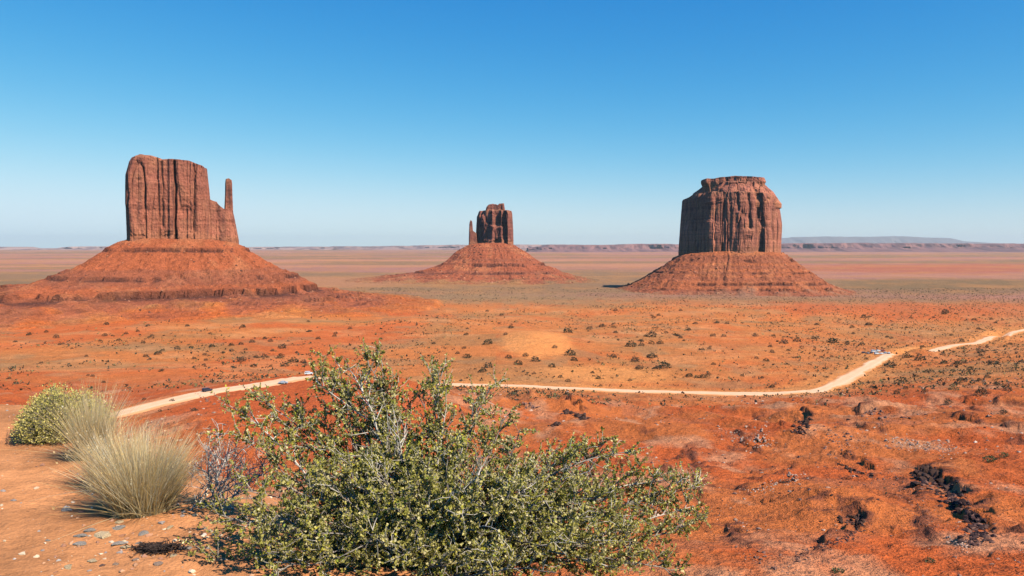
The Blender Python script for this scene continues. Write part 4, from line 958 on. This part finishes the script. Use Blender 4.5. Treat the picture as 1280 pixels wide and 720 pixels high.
POS = """736.6 409 8;752.6 406 8;767.5 408 6;638.7 408 7;582.5 417 6;610 426 12;584 444 10;636 445 8;657 443 7;693.6 433 6;717.5 448 9;690 456 9;610.6 456 11;603.6 462 10;802 430 7;814.5 417 12;807.5 419 6;825 427 8;814.5 427.5 7;799 458 10;821.5 458 10;861 468 9;871 470 6;879 469 10;885.6 467 6;869 403 6;861 411 6;896 402 6;891 418 7;904.5 419 6;847 418 7;833 415 5;878 436 5;766.7 444 8;700.6 470 6;748 471 7;710.5 475 6;750.7 481 5;761 499 7;724.5 501 8;36 417 6;58 414 5;19 426 5;79 429 4;70.5 420 7;131 418 6;133 404 6;141 419 4;148 424 6;157.5 416 5;172 413 5;190 419 5;186 421 4;183 444 7;197 440 9;203 437 5;221.5 434 7;239.5 433 5;265 431 8;289 430 7;290 437 6;301 429 6;315 426 7;331 422 6;338 425 6;303.5 407 7;302 448 11;316.6 456 8;330 444 8;320 445 6;353 432 10;351 444 9;356 455 9;367.5 449 11;379 451 7;386.5 413 6;397.6 422 6;418 419 5;385.5 401 4;307 436 5;279 440 5;243 447 6;257.5 449 5;243 511 8;215 500 7;200 513 5;180 498 5;129.6 477 5;315 485 4;977.6 401 4;944 418 7;967 419 5;980.5 426 10;996 424 9;1018 422 6;1041 424 13;1059 428 7;1077.5 429 7;958 449 7;965 439 6;965 482 7;1178.7 442 6;1226.5 438 9;1212.5 460 8;1234 470 7;1201 473 9;1132 484 6;1121 490 8;1145 469 7;1164 463 7;1135 444 8;1150.6 446 12;1254.6 514 9;1185.7 501 9;1074.7 533 6;1181.5 388 9;1080 395 7;1065 408 6;1086 404 8;1202.6 425 6"""
STRIPS = [(60, 'at the left frame edge'), (120, 'below the left end of the left butte'), (170, 'under the left butte cliff, left half'), (215, 'under the left butte cliff, right half'),
  (270, "below the left butte's spire"), (325, 'right of the spire, above the near road'), (375, 'above the silver sedan on the near road'), (440, "above the big bush's left tip"),
  (520, 'between left butte and distant butte'), (585, 'below the distant butte'), (630, 'just left of the pale dune'), (672, 'on or before the pale dune'),
  (715, 'at the right flank of the pale dune'), (760, 'a little right of the pale dune'), (815, 'on the sand below the big butte shadow'), (860, 'below the left side of the drum butte'),
  (910, 'below the middle of the drum butte'), (965, 'below the right side of the drum butte'), (1010, 'right of the drum butte'), (1060, 'left of the parked cars'), (1115, 'right around the parked cars'),
  (1160, 'just right of the parked cars'), (1205, 'under the far end of the road'), (1245, 'near the two juniper bushes'), (1400, 'at the right frame edge')]
def region(px, py, wv, kind):
    st = [t for a, t in STRIPS if px < a][0]
    row = 'farthest' if py < 402 else 'far' if py < 415 else 'middle' if py < 430 else 'nearer' if py < 446 else 'near' if py < 465 else 'nearest'
    size = 'tiny' if wv < 4.5 else 'small' if wv < 6.5 else 'medium' if wv < 9 else 'large'
    tone = {'g': 'dark green', 'b': 'brownish', 'l': 'pale green'}[kind]
    gp = 'shrubs on the plain below the left butte' if px < 560 else 'shrubs around the dune and sandy flat' if px < 930 else 'shrubs around the road bend and parked cars'
    return f'{size} {tone} shrub, {row} band, {st}', gp
cnt = 0
for q in POS.split(';'):
    a, b_, c_ = map(float, q.split()); kd = random.choice('ggb'); lb, gp = region(a, b_, c_, kd)
    add_shrub(a, b_ + c_ * .35, c_ * 1.05, kd, lb, gp, tall=random.choice((.7, .85))); cnt += 1
for _ in range(155):
    while True:
        a = random.uniform(0, 1280); b_ = random.uniform(388, 480)
        if rng.random() < (0.3 + 0.7 * (a > 960)) and not (640 < a < 700 and b_ < 445): break
    h = hit(a, b_, 60)
    if h is None or rdist(np.array([h[0]]), np.array([h[1]]))[0][0] < 12: continue
    kd = random.choice('gbb'); wv = random.uniform(3, 6); lb, gp = region(a, b_, wv, kd); add_shrub(a, b_, wv, kd, lb, gp, tall=.75)
# tell look-alikes apart by their order from the left
_by = {}
for o in COL.objects:
    if o.get('group', '').startswith('shrubs'): _by.setdefault(o['label'], []).append(o)
for lb, L_ in _by.items():
    if len(L_) < 2: continue
    L_.sort(key=lambda o: o.location.x / o.location.y)
    for i, o in enumerate(L_):
        o['label'] = ({0: 'leftmost', len(L_) - 1: 'rightmost'}.get(i) or ['', 'second', 'third', 'fourth', 'fifth'][i] + ' from left') + ' ' + lb
# countless smaller scrub
def scrub(name, xs, ys, r, cols, label, nl=4, ls=.75, seed=0):
    Vs, Fs, Cs = [], [], []; n = len(xs); cp = np.array(cols)
    P = unit(rng.normal(size=(n, nl, 3))); P[..., 2] = np.abs(P[..., 2]) * .75; P *= rng.uniform(.4, 1, (n, nl, 1)) * r[:, None, None]
    Z = ground(xs, ys) + CH
    Pb = P + np.stack([xs, ys, Z], -1)[:, None, :]
    c = cp[rng.integers(0, len(cp), n)][:, None, :] * rng.uniform(.7, 1.3, (n, nl, 1))
    V, Ft, cc = leaves(Pb.reshape(-1, 3), unit(rng.normal(size=(n*nl, 3)) + [0, 0, .4]), np.repeat(r, nl) * ls * rng.uniform(.7, 1.3, n*nl) * 1.6, c.reshape(-1, 3), .3)
    o = mesh_np(name, V, Ft, M_leaf, col=cc, smooth=False); tag(o, label, 'scrub', kind='stuff'); return o
n = 105000; xx = rng.uniform(-1500, 1500, n); yy = np.exp(rng.uniform(math.log(440), math.log(2300), n))
k = (np.abs(xx / yy) < .75); xx, yy = xx[k], yy[k]
den = 0.5 + fbm2(xx / 90, yy / 90, 4, 400); px_ = 640 + F * xx / yy
den += 0.4 * ss(880, 1080, px_) + 0.35 * fbm2(xx / 25, yy / 60, 3, 405) - 0.25 * (px_ < 430) - 1.8 * np.exp(-((xx - 25) / 45) ** 2 - ((yy - 865) / 120) ** 2)
k = (rng.random(len(xx)) < np.clip(den, 0, 1) ** 1.5) & (rdist(xx, yy)[0] > 10); xx, yy = xx[k], yy[k]
scrub('sagebrush', xx, yy, 0.5 + 1.2 * rng.random(len(xx)) ** 2, GREEN + BRN + BRN + ((.2, .17, .06), (.30, .22, .08), (.34, .26, .1)), 'countless small sagebrush dotted over the valley floor')
n = 2600; xx = rng.uniform(-200, 380, n); yy = np.exp(rng.uniform(math.log(110), math.log(450), n))
k = (fbm2(xx / 30, yy / 30, 3, 410) + .25 * (xx / yy > .45) * (yy > 260) > 0.22) & (np.abs(xx / yy) < .75) & (rdist(xx, yy)[0] > 9); xx, yy = xx[k], yy[k]
scrub('slope_scrub', xx, yy, 0.18 + 0.4 * rng.random(len(xx)) ** 2, BRN + LIT[:1] + ((.25, .18, .09),), 'sparse dry scrub on the red slope')

# ------------------------------------------------------------------ vehicles
def paint(name, c, r=.3, met=0.0):
    m = plain_mat(name, c, 8, .05, r, 0, .5); return m
M_glass = paint('car_glass', (.02, .025, .03), .08); M_tyre = paint('tyre_rubber', (.03, .03, .03), .8); M_lamp = paint('lamp_glass', (.7, .7, .65), .2)
PAINT = {'white': paint('white_paint', (.78, .78, .78)), 'silver': paint('silver_paint', (.42, .44, .48)), 'dark': paint('dark_paint', (.035, .04, .06)), 'maroon': paint('maroon_paint', (.22, .04, .05)), 'grey': paint('grey_paint', (.2, .21, .22))}
import bmesh
def prof_mesh(name, prof, hw, mat, parent, inset=0.0, loc=(0, 0, 0)):
    """side profile (x,z) swept across the width, bevelled"""
    bm = bmesh.new(); vs = []
    for sgn in (-1, 1): vs.append([bm.verts.new((x, sgn * (hw - (inset * max(0, z - .95))), z)) for x, z in prof])
    n = len(prof)
    for i in range(n): j = (i + 1) % n; bm.faces.new([vs[0][i], vs[0][j], vs[1][j], vs[1][i]])
    bm.faces.new(vs[0][::-1]); bm.faces.new(vs[1])
    bmesh.ops.recalc_face_normals(bm, faces=bm.faces)
    bmesh.ops.bevel(bm, geom=[e for e in bm.edges], offset=.04, segments=1, affect='EDGES')
    me = bpy.data.meshes.new(name); bm.to_mesh(me); bm.free(); me.materials.append(mat)
    o = bpy.data.objects.new(name, me); COL.objects.link(o); o.parent = parent; o.location = loc; return o
def cyl(name, r, wd, mat, parent, loc):
    bm = bmesh.new(); bmesh.ops.create_cone(bm, cap_ends=True, segments=18, radius1=r, radius2=r, depth=wd)
    bmesh.ops.rotate(bm, verts=bm.verts, matrix=__import__('mathutils').Matrix.Rotation(math.pi/2, 3, 'X'))
    bmesh.ops.bevel(bm, geom=[e for e in bm.edges if len(e.link_faces) == 2 and e.calc_face_angle(0) > 1], offset=.03, segments=1, affect='EDGES')
    me = bpy.data.meshes.new(name); bm.to_mesh(me); bm.free(); me.materials.append(mat)
    o = bpy.data.objects.new(name, me); COL.objects.link(o); o.parent = parent; o.location = loc; return o
def car(name, label, px, py, colr, rz, kind='suv', cat='car', group=None):
    h = hit(px, py, 60); x, y, z = h
    r0 = empty(name, (x, y, z + CH + .38), rz); tag(r0, label, cat, group)
    pm = PAINT[colr]
    if kind == 'van': P = [(-2.5, .35), (2.45, .35), (2.5, .8), (2.35, 1.05), (1.75, 1.25), (1.3, 2.1), (-2.4, 2.15), (-2.5, 1.2)]; G = [(1.62, 1.28), (1.25, 2.0), (-2.3, 2.0), (-2.35, 1.3)]
    elif kind == 'sedan': P = [(-2.3, .3), (2.3, .3), (2.35, .65), (2.2, .82), (1.1, .95), (.45, 1.42), (-.95, 1.44), (-1.6, 1.02), (-2.3, .95)]; G = [(1.0, .97), (.42, 1.38), (-.92, 1.4), (-1.5, 1.02)]
    else: P = [(-2.3, .4), (2.3, .4), (2.35, .85), (2.2, 1.02), (1.1, 1.15), (.55, 1.75), (-2.1, 1.8), (-2.35, 1.1)]; G = [(1.02, 1.17), (.52, 1.7), (-2.02, 1.72), (-2.15, 1.18)]
    hw = .95 if kind != 'van' else 1.0
    b = prof_mesh('body', P, hw, pm, r0, .12)
    # window bands: side glass stands 6 mm proud of the body; windscreen and rear glass too
    for sg in (-1, 1): prof_mesh('side_window', G, .02, M_glass, r0, 0, (0, sg * (hw - .075), 0))
    zt = G[1][1]; 
    for a, bq in ((G[0], G[1]), (G[3], G[2])):
        bm = bmesh.new(); ofs = .05 if a[0] > 0 else -.05
        v = [bm.verts.new((a[0] + ofs, -hw*.8, a[1])), bm.verts.new((a[0] + ofs, hw*.8, a[1])), bm.verts.new((bq[0] + ofs, hw*.74, bq[1])), bm.verts.new((bq[0] + ofs, -hw*.74, bq[1]))]
        f = bm.faces.new(v); g = bmesh.ops.extrude_face_region(bm, geom=[f]); bmesh.ops.translate(bm, verts=[e for e in g['geom'] if isinstance(e, bmesh.types.BMVert)], vec=(.03 if a[0] > 0 else -.03, 0, .01))
        me = bpy.data.meshes.new('windscreen'); bm.to_mesh(me); bm.free(); me.materials.append(M_glass); o = bpy.data.objects.new('windscreen', me); COL.objects.link(o); o.parent = r0
    for wx in (-1.45, 1.45):
        for sg in (-1, 1): cyl('wheel', .36, .24, M_tyre, r0, (wx, sg * (hw - .08), .36))
    return r0
for o in (): pass
RA = math.radians
car('parked_car', 'silver sedan on the near left stretch of dirt road', 354, 480.5, 'silver', RA(8), 'sedan')
car('parked_car', 'small dark car on the dirt road left of the silver sedan', 259, 490.5, 'dark', RA(55), 'suv')
car('parked_car', 'white car at the crest of the dirt road beside the bush top', 386, 469, 'white', RA(12), 'suv')
for px, py, c_, rz, kd, lb in [(1080, 442.2, 'dark', 5, 'suv', 'dark car at the left end of the parked row by the road'), (1084.5, 442.6, 'grey', 95, 'sedan', 'grey sedan second from the left in the parked row'),
        (1089, 442.4, 'dark', 80, 'suv', 'dark car beside the white van in the parked row'), (1092, 440.4, 'white', 5, 'van', 'white van at the back left of the parked cars'), (1098, 439.8, 'white', 8, 'suv', 'white car at the back middle of the parked cars'),
        (1096, 443.2, 'white', 12, 'van', 'white van at the front middle of the parked cars'), (1103.5, 439.8, 'maroon', 5, 'suv', 'maroon car at the back right of the parked cars'), (1102.5, 443.2, 'white', 10, 'sedan', 'white sedan at the front of the parked cars'),
        (1107.5, 442.6, 'silver', 15, 'suv', 'silver car near the right end of the parked cars'), (1111.5, 442.8, 'white', 60, 'suv', 'white car at the far right end of the parked cars')]:
    car('parked_car', lb, px, py, c_, RA(rz), kd, 'van' if kd == 'van' else 'car', 'vehicles parked at the road bend')

# ------------------------------------------------------------------ haze
def haze():
    zl = float(V_all_min) - 1.0; top = 800 + CH; R = 66000
    v = [(x, y, z) for z in (zl, top) for x, y in ((-R, -R), (R, -R), (R, R), (-R, R))]
    me = bpy.data.meshes.new('haze'); me.from_pydata(v, [], [(0, 3, 2, 1), (4, 5, 6, 7), (0, 1, 5, 4), (1, 2, 6, 5), (2, 3, 7, 6), (3, 0, 4, 7)])
    m = bpy.data.materials.new('haze'); m.use_nodes = True; t = m.node_tree; t.nodes.clear()
    pv = t.nodes.new('ShaderNodeVolumePrincipled'); o = t.nodes.new('ShaderNodeOutputMaterial')
    pv.inputs['Color'].default_value = (0.90, 0.96, 1.0, 1); pv.inputs['Density'].default_value = 1.1e-5; pv.inputs['Anisotropy'].default_value = 0.1
    t.links.new(pv.outputs[0], o.inputs['Volume']); me.materials.append(m)
    ob = bpy.data.objects.new('haze', me); COL.objects.link(ob); tag(ob, kind='stuff')
V_all_min = min(GZ.min(), -150) + CH
haze()
